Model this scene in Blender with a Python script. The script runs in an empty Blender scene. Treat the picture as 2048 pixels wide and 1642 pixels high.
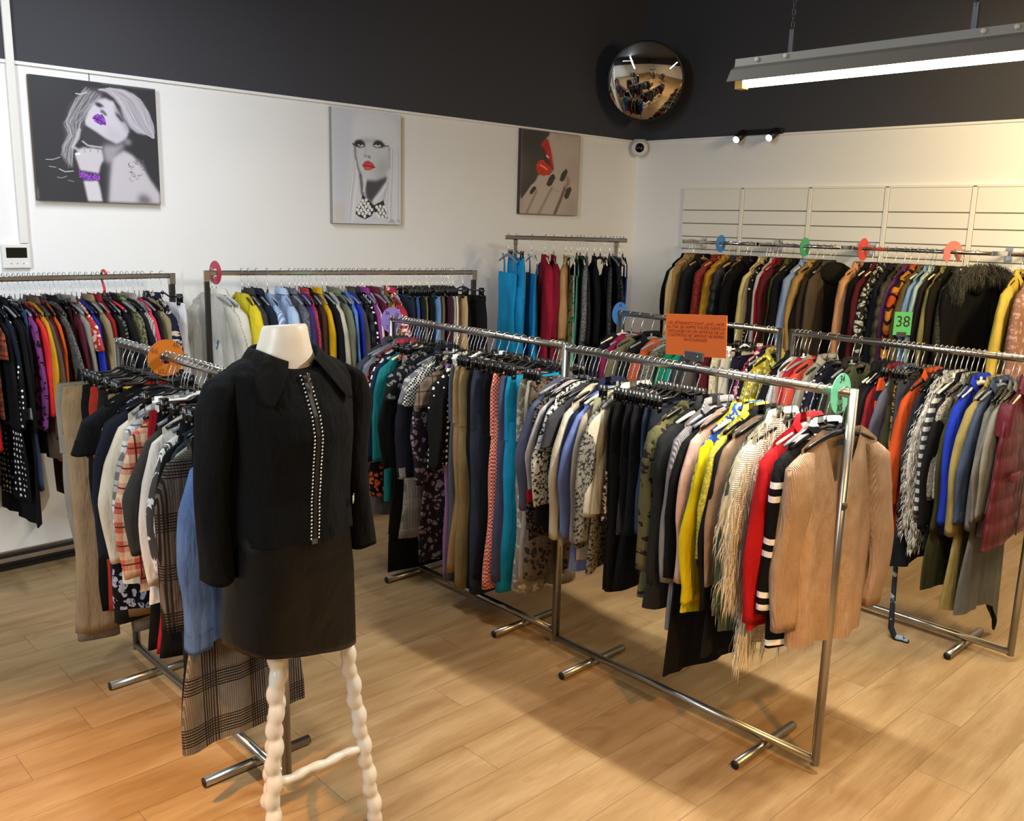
import bpy, math, random
import numpy as np
from mathutils import Matrix, Vector
R_ = math.radians
scn = bpy.context.scene
COL = scn.collection

# ---------------------------------------------------------------- camera
cam_d = bpy.data.cameras.new('camera'); cam = bpy.data.objects.new('camera', cam_d); COL.objects.link(cam)
cam_d.sensor_width = 36; cam_d.lens = 1806 / 2048 * 36; cam_d.clip_start = .05
CR = ((0.725915, 0.120361, -0.677171), (-0.687273, 0.164906, -0.707434), (0.026522, 0.978938, 0.202429))
cam.matrix_world = Matrix.Translation((0, 0, 1.95)) @ Matrix(CR).to_4x4()
scn.camera = cam
# ---------------------------------------------------------------- world, light, exposure
w = bpy.data.worlds.new('world'); scn.world = w; w.use_nodes = True
w.node_tree.nodes['Background'].inputs[0].default_value = (.9, .93, 1, 1)
w.node_tree.nodes['Background'].inputs[1].default_value = .12
scn.view_settings.view_transform = 'Standard'; scn.view_settings.look = 'None'
scn.view_settings.exposure = 0.0; scn.view_settings.gamma = 1; scn.view_settings.use_curve_mapping = False

def area(name, loc, size, energy, color, direction=(0, 0, -1), spread=180):
    l = bpy.data.lights.new(name, 'AREA'); l.shape = 'RECTANGLE'; l.size = size[0]; l.size_y = size[1]
    l.energy = energy; l.color = color; l.spread = R_(spread)
    o = bpy.data.objects.new(name, l); COL.objects.link(o); o.location = loc
    o.rotation_euler = Vector(direction).to_track_quat('-Z', 'Y').to_euler()
    return o
def spot(name, loc, target, energy, color, angle, blend=.5, r=.05):
    l = bpy.data.lights.new(name, 'SPOT'); l.energy = energy; l.color = color; l.spot_size = R_(angle); l.spot_blend = blend
    l.shadow_soft_size = r
    o = bpy.data.objects.new(name, l); COL.objects.link(o); o.location = loc
    o.rotation_euler = (Vector(target) - Vector(loc)).to_track_quat('-Z', 'Y').to_euler()
    return o
area('hanging_tube_light', (2.92, 1.42, 2.438), (.04, .9), 90, (1, .95, .86))
area('shop_lights_behind_camera', (.8, -1.8, 3.2), (2.6, .25), 125, (1, .70, .36))
area('shop_lights_left', (-1.8, 1.8, 3.1), (.25, 2.6), 175, (.80, .91, 1), (.35, .8, -.55))
area('warm_tube_right', (4.9, .3, 3.0), (.12, 1.2), 105, (1, .78, .46), (.55, .25, -.8))
area('tube_rear_aisle', (1.7, 3.7, 3.4), (.15, 1.2), 50, (.9, .95, 1))
spot('warm_wall_spot', (5.2, 1.35, 3.3), (6.6, 2.35, 2.45), 80, (1, .74, .34), 80, 1., .06)
spot('amber_spot_left', (-.5, 1.9, 3.6), (.55, 2.75, 0), 950, (1, .44, .04), 34, .8, .06)
spot('amber_spot_right', (1.2, -1.0, 3.4), (2.35, 1.5, 0), 480, (1, .46, .06), 34, .8, .06)


# ---------------------------------------------------------------- helpers
def srgb(h):
    h = h.lstrip('#'); c = [int(h[i:i+2], 16) / 255 for i in (0, 2, 4)]
    return tuple(x / 12.92 if x <= .04045 else ((x + .055) / 1.055) ** 2.4 for x in c) + (1,)
def mesh(name, V, F, mat=None, parent=None, smooth=True, cast=None):
    me = bpy.data.meshes.new(name)
    me.from_pydata([tuple(v) for v in V], [], [tuple(f) for f in F])
    if smooth: me.polygons.foreach_set('use_smooth', [True] * len(me.polygons))
    if mat: me.materials.append(mat)
    me.update()
    o = bpy.data.objects.new(name, me); COL.objects.link(o)
    if parent: o.parent = parent
    return o
def empty(name, loc=(0, 0, 0), rz=0):
    o = bpy.data.objects.new(name, None); COL.objects.link(o); o.location = loc; o.rotation_euler = (0, 0, rz)
    o.empty_display_size = .05
    return o
def tag(o, label=None, cat=None, group=None, kind=None):
    if label: o['label'] = label
    if cat: o['category'] = cat
    if group: o['group'] = group
    if kind: o['kind'] = kind
    return o
LBL = {}
class MB:
    def __init__(s): s.V = []; s.F = []
    def add(s, V, F):
        n = len(s.V); s.V += [tuple(v) for v in V]; s.F += [tuple(i + n for i in f) for f in F]
        return s
    def box(s, a, b):
        x0, y0, z0 = a; x1, y1, z1 = b
        V = [(x0,y0,z0),(x1,y0,z0),(x1,y1,z0),(x0,y1,z0),(x0,y0,z1),(x1,y0,z1),(x1,y1,z1),(x0,y1,z1)]
        return s.add(V, [(3,2,1,0),(4,5,6,7),(0,1,5,4),(1,2,6,5),(2,3,7,6),(3,0,4,7)])
    def cyl(s, p, q, r0, r1=None, n=16, caps=True):
        return s.sweep([p, q], [r0, r0 if r1 is None else r1], n, caps)
    def sweep(s, P, R, n=8, caps=True):
        P = [Vector(p) for p in P]
        if not hasattr(R, '__len__'): R = [R] * len(P)
        V = []; F = []
        up = None
        for i, p in enumerate(P):
            t = (P[min(i + 1, len(P) - 1)] - P[max(i - 1, 0)]).normalized()
            if up is None:
                up = t.orthogonal().normalized()
            up = (up - t * up.dot(t)); up = up.normalized() if up.length > 1e-6 else t.orthogonal().normalized()
            b = t.cross(up)
            for k in range(n):
                a = 2 * math.pi * k / n
                V.append(p + (up * math.cos(a) + b * math.sin(a)) * R[i])
        for i in range(len(P) - 1):
            for k in range(n):
                k2 = (k + 1) % n
                F.append((i*n+k, i*n+k2, (i+1)*n+k2, (i+1)*n+k))
        if caps:
            F.append(tuple(range(n - 1, -1, -1))); F.append(tuple(range((len(P)-1)*n, len(P)*n)))
        return s.add(V, F)
    def lathe(s, prof, c=(0, 0, 0), n=24, M=None):
        V = []; F = []
        for r, z in prof:
            for k in range(n):
                a = 2 * math.pi * k / n
                v = Vector((r * math.cos(a), r * math.sin(a), z))
                if M: v = M @ v
                V.append(v + Vector(c))
        for i in range(len(prof) - 1):
            for k in range(n):
                k2 = (k + 1) % n; F.append((i*n+k, i*n+k2, (i+1)*n+k2, (i+1)*n+k))
        return s.add(V, F)
    def build(s, name, mat=None, parent=None, smooth=True, bevel=0):
        o = mesh(name, s.V, s.F, mat, parent, smooth)
        if bevel:
            m = o.modifiers.new('b', 'BEVEL'); m.width = bevel; m.segments = 2; m.limit_method = 'ANGLE'
        return o

# ---------------------------------------------------------------- materials
class NT:
    def __init__(s, name, **kw):
        s.m = bpy.data.materials.new(name); s.m.use_nodes = True; s.t = s.m.node_tree; s.n = s.t.nodes
        s.b = s.n['Principled BSDF']
        for k, v in kw.items(): s.b.inputs[k.replace('_', ' ')].default_value = v
    def node(s, typ, ins=None, **props):
        x = s.n.new(typ)
        for k, v in props.items(): setattr(x, k, v)
        for k, v in (ins or {}).items():
            if isinstance(v, bpy.types.NodeSocket): s.t.links.new(v, x.inputs[k])
            else: x.inputs[k].default_value = v
        return x
    def math(s, op, a, b=0, c=0):
        return s.node('ShaderNodeMath', {0: a, 1: b, 2: c}, operation=op).outputs[0]
    def mix(s, f, a, b, mode='MIX'):
        x = s.node('ShaderNodeMix', {0: f, 6: a, 7: b}, data_type='RGBA', blend_type=mode)
        return x.outputs[2]
    def out(s, sock, v): s.t.links.new(v, s.b.inputs[sock])
    def obj(s, scale=(1, 1, 1)):
        tc = s.node('ShaderNodeTexCoord')
        return s.node('ShaderNodeMapping', {0: tc.outputs['Object'], 'Scale': scale}).outputs[0]
    def noise(s, vec, scale, detail=3, rough=.5):
        return s.node('ShaderNodeTexNoise', {'Vector': vec, 'Scale': scale, 'Detail': detail, 'Roughness': rough}).outputs[0]
    def bump(s, h, strength=.3, dist=.01):
        s.out('Normal', s.node('ShaderNodeBump', {'Height': h, 'Strength': strength, 'Distance': dist}).outputs[0])
def simple(name, col, rough=.5, metal=0, **kw):
    n = NT(name); n.b.inputs['Base Color'].default_value = srgb(col) if isinstance(col, str) else col
    n.b.inputs['Roughness'].default_value = rough; n.b.inputs['Metallic'].default_value = metal
    for k, v in kw.items(): n.b.inputs[k.replace('_', ' ')].default_value = v
    return n.m
_cl = {}
def cloth(col, pat='-', leather=False):
    key = (col, pat, leather)
    if key in _cl: return _cl[key]
    n = NT('cloth'); c1 = srgb(col); lum = sum(c1[:3]) / 3; c1 = tuple(q * .88 * (.45 + .55 * min(1, lum / .05)) for q in c1[:3]) + (1,); p, _, c2h = pat.partition(':'); c2 = srgb(c2h) if c2h else tuple(x * .5 for x in c1[:3]) + (1,)
    n.b.inputs['Roughness'].default_value = .88; n.b.inputs['Specular IOR Level'].default_value = .18
    V = n.obj(); X = n.node('ShaderNodeSeparateXYZ', {0: V}); x, y, z = X.outputs
    flat = n.node('ShaderNodeCombineXYZ', {0: x, 1: z, 2: n.math('MULTIPLY', y, .6)}).outputs[0]
    def stripe(v, f, d=.5): return n.math('LESS_THAN', n.math('FRACT', n.math('MULTIPLY', v, f)), d)
    def thr(v, t): return n.math('GREATER_THAN', v, t)
    def vor(scale, rnd=1, feat='F1', vec=flat):
        return n.node('ShaderNodeTexVoronoi', {'Vector': vec, 'Scale': scale, 'Randomness': rnd}, feature=feat)
    base = c1; fac = None; A = n.math('ADD', x, n.math('MULTIPLY', y, .5))
    if p == 'st': fac = stripe(z, 24, .5)
    elif p == 'bnd': fac = n.math('MAXIMUM', stripe(z, 5.2, .11), stripe(n.math('ADD', z, .045), 5.2, .11))
    elif p == 'vst': fac = stripe(A, 70, .4)
    elif p == 'pla':
        g = n.math('MULTIPLY', n.math('ADD', stripe(A, 14, .42), stripe(z, 14, .42)), .42)
        l = n.math('MAXIMUM', stripe(n.math('ADD', A, .022), 14, .08), stripe(n.math('ADD', z, .022), 14, .08))
        dark = tuple(q * .22 for q in c1[:3]) + (1,)
        base = n.mix(l, n.mix(g, c1, c2), dark)
    elif p == 'chk': fac = n.node('ShaderNodeTexChecker', {'Vector': flat, 'Scale': 110.}).outputs[1]
    elif p == 'hou' or p == 'gle':
        s1 = stripe(A, 150 if p == 'hou' else 170, .5); s2 = stripe(z, 150 if p == 'hou' else 170, .5)
        big = n.math('MAXIMUM', stripe(A, 6, .3), stripe(z, 6, .3))
        fine = n.math('MULTIPLY', n.math('ADD', s1, s2), .5)
        strong = n.math('MAXIMUM', n.math('MULTIPLY', stripe(A, 105, .5), stripe(A, 6, .38)), n.math('MULTIPLY', stripe(z, 105, .5), stripe(z, 6, .38)))
        fac = n.math('MAXIMUM', n.math('MULTIPLY', fine, .8), strong)
    elif p == 'dot': fac = n.math('LESS_THAN', vor(34, .25).outputs[0], .26)
    elif p == 'flo':
        w_ = n.node('ShaderNodeVectorMath', {0: flat, 1: n.node('ShaderNodeVectorMath', {0: n.node('ShaderNodeTexNoise', {'Vector': flat, 'Scale': 18.}).outputs[1], 1: (.05, .05, .05)}, operation='MULTIPLY').outputs[0]}, operation='ADD').outputs[0]
        v1 = vor(30, 1, 'F1', w_); fac = n.math('MULTIPLY', n.math('LESS_THAN', v1.outputs[0], .42), thr(n.noise(flat, 60, 2), .42))
    elif p == 'lea': fac = thr(n.noise(flat, 75, 4, .65), .53)
    elif p == 'leo':
        d = vor(38, .9, 'F1', flat).outputs[0]
        fac = n.math('MULTIPLY', thr(d, .3), n.math('LESS_THAN', d, .55))
    elif p in ('twd', 'fur'): fac = n.math('MULTIPLY', thr(n.noise(flat, 120 if p == 'twd' else 24, 3, .8), .5), .8 if p == 'twd' else .6)
    elif p == 'str':
        fac = thr(n.noise(n.node('ShaderNodeCombineXYZ', {0: n.math('MULTIPLY', A, 60), 1: n.math('MULTIPLY', z, 9)}).outputs[0], 1., 3), .5)
    elif p == 'ptw':
        br = n.node('ShaderNodeTexBrick', {'Vector': n.node('ShaderNodeCombineXYZ', {0: z, 1: A}).outputs[0], 'Color1': srgb('1a1a1a'), 'Color2': srgb('8c8c88'), 'Mortar': srgb('e0dcd0'), 'Scale': 9., 'Mortar Size': .012, 'Brick Width': .7, 'Row Height': .4})
        base = n.mix(thr(z, -.33), br.outputs[0], n.mix(stripe(z, 9, .45), srgb('c84c18'), srgb('202020')))
    elif p == 'azt':
        zz = n.math('ABSOLUTE', n.math('SUBTRACT', n.math('FRACT', n.math('MULTIPLY', A, 12)), .5))
        fac = n.math('LESS_THAN', n.math('FRACT', n.math('ADD', n.math('MULTIPLY', z, 12), zz)), .3); c2 = srgb('281408')
        base = n.mix(fac, n.mix(stripe(z, 4, .4), c1, srgb('b04818')), c2); fac = None
    elif p == 'bow':
        d1 = n.math('POWER', n.math('MULTIPLY', n.math('ADD', x, 0.0), 14), 2); d2 = n.math('POWER', n.math('MULTIPLY', n.math('ADD', z, .24), 8), 2)
        r = n.math('SQRT', n.math('ADD', d1, d2)); fac = n.math('MULTIPLY', n.math('LESS_THAN', r, .8), thr(n.noise(flat, 30, 2), .5)); c2 = srgb('586878')
    if fac is not None: base = n.mix(fac, c1, c2)
    # weave and slight unevenness of the dye
    var = n.noise(V, 9, 3)
    lo = .7 if p == 'den' else .86
    rng = n.node('ShaderNodeMapRange', {0: var, 1: .3, 2: .7, 3: lo, 4: 1.32 if p == 'den' else 1.1}).outputs[0]
    base = n.mix(1., base, n.node('ShaderNodeCombineXYZ', {0: rng, 1: rng, 2: rng}).outputs[0], 'MULTIPLY')
    if p == 'den':
        base = n.mix(n.math('MULTIPLY', n.noise(n.obj((1, 1, .12)), 260, 2), .4), base, tuple(min(1, q * 1.9 + .02) for q in c1[:3]) + (1,))
    n.out('Base Color', base)
    cre = n.node('ShaderNodeTexNoise', {'Vector': n.obj((1, 1, .28)), 'Scale': 17., 'Detail': 3.}).outputs[0]
    fine = n.noise(V, 420 if p not in ('knt', 'fri', 'bnd') else 160, 2)
    h = n.math('ADD', n.math('MULTIPLY', cre, 1.), n.math('MULTIPLY', fine, .06))
    if p in ('knt', 'fri'):
        h = n.math('ADD', h, n.math('MULTIPLY', n.math('SINE', n.math('MULTIPLY', A if p == 'knt' else z, 900)), .05))
    n.bump(h, .65, .034)
    if p == 'sat': n.b.inputs['Roughness'].default_value = .38
    if leather: n.b.inputs['Roughness'].default_value = .48; n.b.inputs['Specular IOR Level'].default_value = .3
    _cl[key] = n.m
    return n.m
def steel(name, col='b8b4ae', rough=.3):
    n = NT(name); n.b.inputs['Metallic'].default_value = 1; n.b.inputs['Base Color'].default_value = srgb(col)
    v = n.noise(n.obj((1, 1, 1)), 300, 2)
    n.out('Roughness', n.node('ShaderNodeMapRange', {0: v, 3: rough * .8, 4: rough * 1.25}).outputs[0])
    return n.m
M = dict(steel=steel('brushed_steel', 'a8a49c', .3), chrome=steel('chrome', 'd0d0d0', .12), wire=steel('hook_wire', 'c8c8c8', .22),
         blackp=simple('black_plastic', '101010', .3), whitep=simple('white_plastic', 'e4e2dc', .4), greyp=simple('grey_plastic', '787c80', .3),
         creamp=simple('cream_plastic', 'd8d4b8', .4), wood=simple('hanger_wood', 'b88850', .45), cap=simple('rubber_cap', '0a0a0a', .6),
         blackm=simple('black_metal', '0e0e0f', .4), pewter=simple('pewter', '5c5c60', .4, .6))

def wall_mat(name, col, rough=.7):
    n = NT(name); c = srgb(col); v = n.noise(n.obj(), 1.3, 3)
    rng = n.node('ShaderNodeMapRange', {0: v, 3: .94, 4: 1.04}).outputs[0]
    n.out('Base Color', n.mix(1., c, n.node('ShaderNodeCombineXYZ', {0: rng, 1: rng, 2: rng}).outputs[0], 'MULTIPLY'))
    n.b.inputs['Roughness'].default_value = rough
    n.bump(n.noise(n.obj(), 180, 2), .08, .002)
    return n.m
M['white'] = wall_mat('white_wall_paint', 'efeeec', .6); M['dark'] = wall_mat('charcoal_wall_paint', '3c3c42', .75)
def floor_mat():
    n = NT('oak_plank_floor'); V = n.obj()
    X = n.node('ShaderNodeSeparateXYZ', {0: V}); x, y, z = X.outputs
    # planks run along X, 0.19 m wide, 1.25 m long, each row shifted
    row = n.math('FLOOR', n.math('DIVIDE', n.math('ADD', y, 19.118), .2045))
    off = n.node('ShaderNodeTexWhiteNoise', {'W': row}, noise_dimensions='1D').outputs[0]
    xs = n.math('ADD', n.math('DIVIDE', n.math('ADD', x, 20), 1.25), off)
    colm = n.math('FLOOR', xs)
    rnd = n.node('ShaderNodeTexWhiteNoise', {'Vector': n.node('ShaderNodeCombineXYZ', {0: row, 1: colm}).outputs[0]}, noise_dimensions='2D')
    fy = n.math('FRACT', n.math('DIVIDE', n.math('ADD', y, 19.118), .2045)); fx = n.math('FRACT', xs)
    ey = n.math('MINIMUM', fy, n.math('SUBTRACT', 1., fy)); ex = n.math('MINIMUM', fx, n.math('SUBTRACT', 1., fx))
    gap = n.math('MINIMUM', n.math('DIVIDE', ey, .013), n.math('DIVIDE', ex, .002)); gap = n.math('MINIMUM', gap, 1.)
    sh = n.node('ShaderNodeCombineXYZ', {0: n.math('ADD', x, n.math('MULTIPLY', rnd.outputs[0], 9)), 1: n.math('MULTIPLY', y, 7), 2: rnd.outputs[0]}).outputs[0]
    g1 = n.noise(sh, 1.6, 5, .6); g2 = n.noise(n.node('ShaderNodeMapping', {0: sh, 'Scale': (1.5, 6, 1)}).outputs[0], 6, 4, .6)
    knots = n.node('ShaderNodeTexNoise', {'Vector': n.node('ShaderNodeMapping', {0: sh, 'Scale': (1, .28, 1)}).outputs[0], 'Scale': 2.6, 'Detail': 6., 'Distortion': 1.4}).outputs[0]
    c = n.mix(n.node('ShaderNodeMapRange', {0: g1, 1: .35, 2: .68}).outputs[0], srgb('a88e68'), srgb('8a6c46'))
    c = n.mix(n.math('MULTIPLY', n.node('ShaderNodeMapRange', {0: g2, 1: .45, 2: .75}).outputs[0], .45), c, srgb('745a3c'))
    c = n.mix(n.math('MULTIPLY', n.node('ShaderNodeMapRange', {0: knots, 1: .62, 2: .74}).outputs[0], .45), c, srgb('664c30'))
    c = n.mix(n.math('MULTIPLY', rnd.outputs[0], .28), c, srgb('987a50'))
    c = n.mix(gap, n.mix(.55, c, srgb('4c3824')), c)
    n.out('Base Color', c); n.out('Roughness', n.node('ShaderNodeMapRange', {0: g2, 3: .32, 4: .5}).outputs[0])
    n.b.inputs['Specular IOR Level'].default_value = .4
    n.bump(n.math('ADD', gap, n.math('MULTIPLY', g2, .15)), .25, .002)
    return n.m

# ---------------------------------------------------------------- room
YA, XB, ZW, ZC = 5.32, 6.571, 2.70, 4.3
X0, Y0 = -5.0, -6.0
def struct(name, mb, mat, smooth=False): return tag(mb.build(name, mat, smooth=smooth), kind='structure')
struct('floor', MB().box((X0, Y0, -.1), (XB, YA, 0)), floor_mat())
struct('ceiling', MB().box((X0, Y0, ZC), (XB, YA, ZC + .1)), M['dark'])
def two_tone(name, lo, hi, p):
    mb = MB().box(lo[0], lo[1]); w_ = tag(mb.build(name, M['white'], smooth=False), kind='structure')
    up = MB().box(hi[0], hi[1]).build('upper_wall', M['dark'], w_, smooth=False); up['kind'] = 'structure'
two_tone('wall_back', ((X0, YA, 0), (XB + .2, YA + .2, ZW)), ((X0, YA, ZW), (XB + .2, YA + .2, ZC)), 0)
two_tone('wall_right', ((XB, Y0, 0), (XB + .2, YA, ZW)), ((XB, Y0, ZW), (XB + .2, YA, ZC)), 0)
two_tone('wall_left', ((X0 - .2, Y0, 0), (X0, YA, ZW)), ((X0 - .2, Y0, ZW), (X0, YA, ZC)), 0)
two_tone('wall_front', ((X0, Y0 - .2, 0), (XB, Y0, ZW)), ((X0, Y0 - .2, ZW), (XB, Y0, ZC)), 0)
# the lip where the white boarding ends under the charcoal band
struct('trim_1', MB().box((X0, YA - .012, ZW - .016), (XB - .012, YA, ZW)), M['white'])
struct('trim_2', MB().box((XB - .012, Y0, ZW - .016), (XB, YA, ZW)), M['white'])
struct('baseboard_back', MB().box((X0, YA - .014, .045), (XB, YA, .105)), simple('taupe_board', '8c7a64', .6))
struct('trim_3', MB().box((X0, YA - .02, 0), (XB, YA, .045)).box((X0, YA - .026, .022), (XB, YA, .026)), simple('black_strip', '15100f', .4))
struct('baseboard_right', MB().box((XB - .014, Y0, 0), (XB, YA - .02, .1)), simple('taupe_board2', '8c7a64', .6))

# slatted display boards on the right wall
def slat_panels():
    mat = simple('white_slat_board', 'ece9e0', .45)
    groove = simple('slat_groove', '8c8474', .6)
    y = 4.785
    r = empty('slatwall_panel', (XB, y, 0)); tag(r, 'white grooved display boards behind the coats on the right wall', 'wall panel')
    prev = 2.28
    rows = [2.28, 2.105, 1.995, 1.885, 1.78, 1.67, 1.56, 1.45, 1.34, 1.23, 1.12, 1.01, .9, .79, .68, .57, .46, .35, .24, .13]
    for k in range(7):
        y1 = y - .6 * k; y0 = y1 - .6
        mb = MB()
        for a, b in zip(rows[:-1], rows[1:]):
            mb.box((-.018, y0 - y + .032, b + .004), (-.001, y1 - y - .004, a - .004))
        mb.build('panel_board', mat, r, smooth=False, bevel=.0015)
        MB().box((-.0235, y0 - y + .0, .13), (-.001, y0 - y + .03, 2.285)).build('upright_strip', mat, r, smooth=False, bevel=.002)
    MB().box((-.006, -4.2, .13), (-.0005, 0, 2.28)).build('groove_backing', groove, r, smooth=False)
    MB().box((-.0235, -4.2, 2.275), (-.001, 0, 2.292)).build('top_strip', mat, r, smooth=False, bevel=.002)
slat_panels()

# ---------------------------------------------------------------- racks
def steel_rack(x, y0, y1, z, label, rz=0):
    """free-standing rack of round steel tube; y0 far end, y1 near end"""
    L = y0 - y1; r = empty('clothes_rack', (x, y1, 0)); tag(r, label, 'clothes rack')
    q = .0165
    MB().cyl((0, q * .2, z), (0, L - q * .2, z), q, n=20).build('top_bar', M['steel'], r)
    MB().cyl((0, 0, .05), (0, L, .05), q, n=20).build('base_bar', M['steel'], r)
    for yy in (0, L): MB().cyl((0, yy, .034), (0, yy, z + q), q, n=20).build('post', M['steel'], r)
    for yy in (.205, L - .235):
        f = MB().cyl((-.205, yy, .0185), (.205, yy, .0185), .0175, n=20).build('foot', M['steel'], r)
        for s in (-1, 1): MB().cyl((s * .205, yy, .0185), (s * .2085, yy, .0185), .0168, n=20).build('end_cap', M['cap'], f)
    return r
RACK = {}
steel_rack(2.95, 4.06, 2.745, 1.42, 'tubular steel rack in the middle with the lilac divider disc')
steel_rack(2.9, 2.69, 1.37, 1.42, 'tubular steel rack at the front with beige cardigan on its near end')
steel_rack(4.42, 3.66, 2.53, 1.42, 'tubular steel rack behind the orange paper sign')
steel_rack(4.42, 2.46, 1.2, 1.42, 'tubular steel rack at the right with burgundy padded gilet')
steel_rack(1.4, 3.86, 2.54, 1.42, 'tubular steel rack behind the mannequin with orange divider disc')
def wall_rack(p0, p1, z, postmat, label, inset=0, rail=.022):
    p0 = Vector(p0); p1 = Vector(p1); d = p1 - p0; L = d.length; a = math.atan2(d.y, d.x)
    r = empty('clothes_rack', (p0.x, p0.y, 0), a); tag(r, label, 'clothes rack')
    MB().box((0, -.011, z - rail), (L, .011, z + rail * .35)).build('top_rail', M['chrome'], r, smooth=False, bevel=.006)
    for xx in (inset, L - inset):
        MB().box((xx - .014, -.016, .05), (xx + .014, .016, z - rail)).build('post', postmat, r, smooth=False, bevel=.003)
        MB().box((xx - .017, -.018, z - rail - .035), (xx + .017, .018, z + rail * .35 if not inset else z - rail)).build('corner_joint', M['chrome'], r, smooth=False, bevel=.003)
        MB().box((xx - .014, -.2, .02), (xx + .014, .2, .05)).build('foot', postmat, r, smooth=False, bevel=.003)
    MB().box((0 + inset, -.012, .16), (L - inset, .012, .184)).build('lower_rail', postmat, r, smooth=False, bevel=.003)
    return r
wall_rack((.72, 5.06), (2.15, 5.06), 1.62, M['blackm'], 'black-legged chrome rail rack at the left under the blonde portrait')
wall_rack((2.33, 5.0), (3.98, 4.56), 1.635, M['blackm'], 'chrome rail rack with black posts behind the mannequin neck')
wall_rack((4.58, 4.91), (5.2, 4.27), 1.86, M['chrome'], 'tall chrome rack of party dresses near the corner', inset=.08)
def wall_rail(y0, y1, label, split=None):
    z = 1.845; x = 6.24
    r = empty('wall_rail', (XB, y1, 0)); tag(r, label, 'wall rail')
    MB().cyl((x - XB, 0, z), (x - XB, y0 - y1, z), .0135, n=16).build('rail_bar', M['chrome'], r)
    for yy in (.0, y0 - y1):
        MB().box((x - XB - .012, yy - .005, z - .016), (-.024, yy + .005, z + .016)).build('bracket_arm', M['chrome'], r, smooth=False, bevel=.002)
        MB().box((-.03, yy - .02, z - .05), (-.0185, yy + .02, z + .04)).build('wall_plate', M['chrome'], r, smooth=False, bevel=.002)
wall_rail(4.53, 3.84, 'chrome wall rail with blue disc, nearest the corner')
wall_rail(3.81, 3.15, 'chrome wall rail with the green disc')
wall_rail(3.06, 2.13, 'chrome wall rail with red and pink discs')
wall_rail(2.02, 1.0, 'chrome wall rail of the pale yellow raincoat, right edge')

# ---------------------------------------------------------------- hangers (one of each kind, then copied)
def hook_mesh():
    P = [(0, 0, -.128), (0, 0, -.08), (.008, 0, -.052), (.0185, 0, -.03)]
    for k in range(12):
        a = R_(-35 + k * 19); P.append((.0205 * math.cos(a), 0, .0205 * math.sin(a)))
    mb = MB().sweep(P, .0021, 6)
    o = mb.build('hook', M['wire']); me = o.data; bpy.data.objects.remove(o); return me
HOOK = hook_mesh()
def one(mb, name, mat, bevel=0):
    o = mb.build(name, mat); me = o.data; bpy.data.objects.remove(o); return me
def arm_mesh(thick, mat):
    P = []; R2 = []
    for k in range(13):
        u = -1 + k / 6; P.append((.185 * u, 0, -.132 - .05 * abs(u) ** 1.5)); R2.append(thick * (1.1 - .55 * abs(u)))
    mb = MB().sweep(P, R2, 8)
    mb.V = [(v[0], v[1] * .8, v[2]) for v in mb.V]
    mb.cyl((0, 0, -.135), (0, 0, -.105), .006, n=8)
    return one(mb, 'hanger_arms', mat)
def cliparm_mesh(mat):
    mb = MB().sweep([(-.165, 0, -.118), (-.05, 0, -.118), (-.02, 0, -.104), (.02, 0, -.104), (.05, 0, -.118), (.165, 0, -.118)], .0052, 8)
    mb.cyl((0, 0, -.11), (0, 0, -.094), .009, n=10)
    return one(mb, 'hanger_bar', mat)
def clip_mesh(mat):
    mb = MB().box((-.014, -.011, -.15), (.014, -.006, -.1)).box((-.014, .006, -.15), (.014, .011, -.1)).box((-.008, -.012, -.128), (.008, .012, -.118)).box((-.011, -.014, -.162), (.011, .014, -.144))
    return one(mb, 'clip', mat)
HANG = {}
for nm, mat in (('black', 'blackp'), ('grey', 'greyp'), ('cream', 'creamp'), ('wooden', 'wood'), ('white', 'whitep')):
    HANG[nm] = arm_mesh(.012 if nm != 'wooden' else .014, M[mat])
CLIPARM = {'black': cliparm_mesh(M['blackp']), 'white': cliparm_mesh(M['whitep'])}
CLIP = {'black': clip_mesh(M['blackp']), 'white': clip_mesh(M['whitep'])}
def put_hanger(loc, rz, clip, color, label, group, wide=1):
    r = empty('hanger' if not clip else 'clip_hanger', loc, rz)
    tag(r, label, 'hanger', group)
    def link(name, me, dx=0):
        o = bpy.data.objects.new(name, me); COL.objects.link(o); o.parent = r; o.location = (dx, 0, 0); return o
    link('hook', HOOK)
    if clip:
        link('hanger_bar', CLIPARM[color])
        for dx in (-.14, .14): link('clip', CLIP[color], dx)
    else: link('hanger_arms', HANG[color])
    return r

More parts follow.
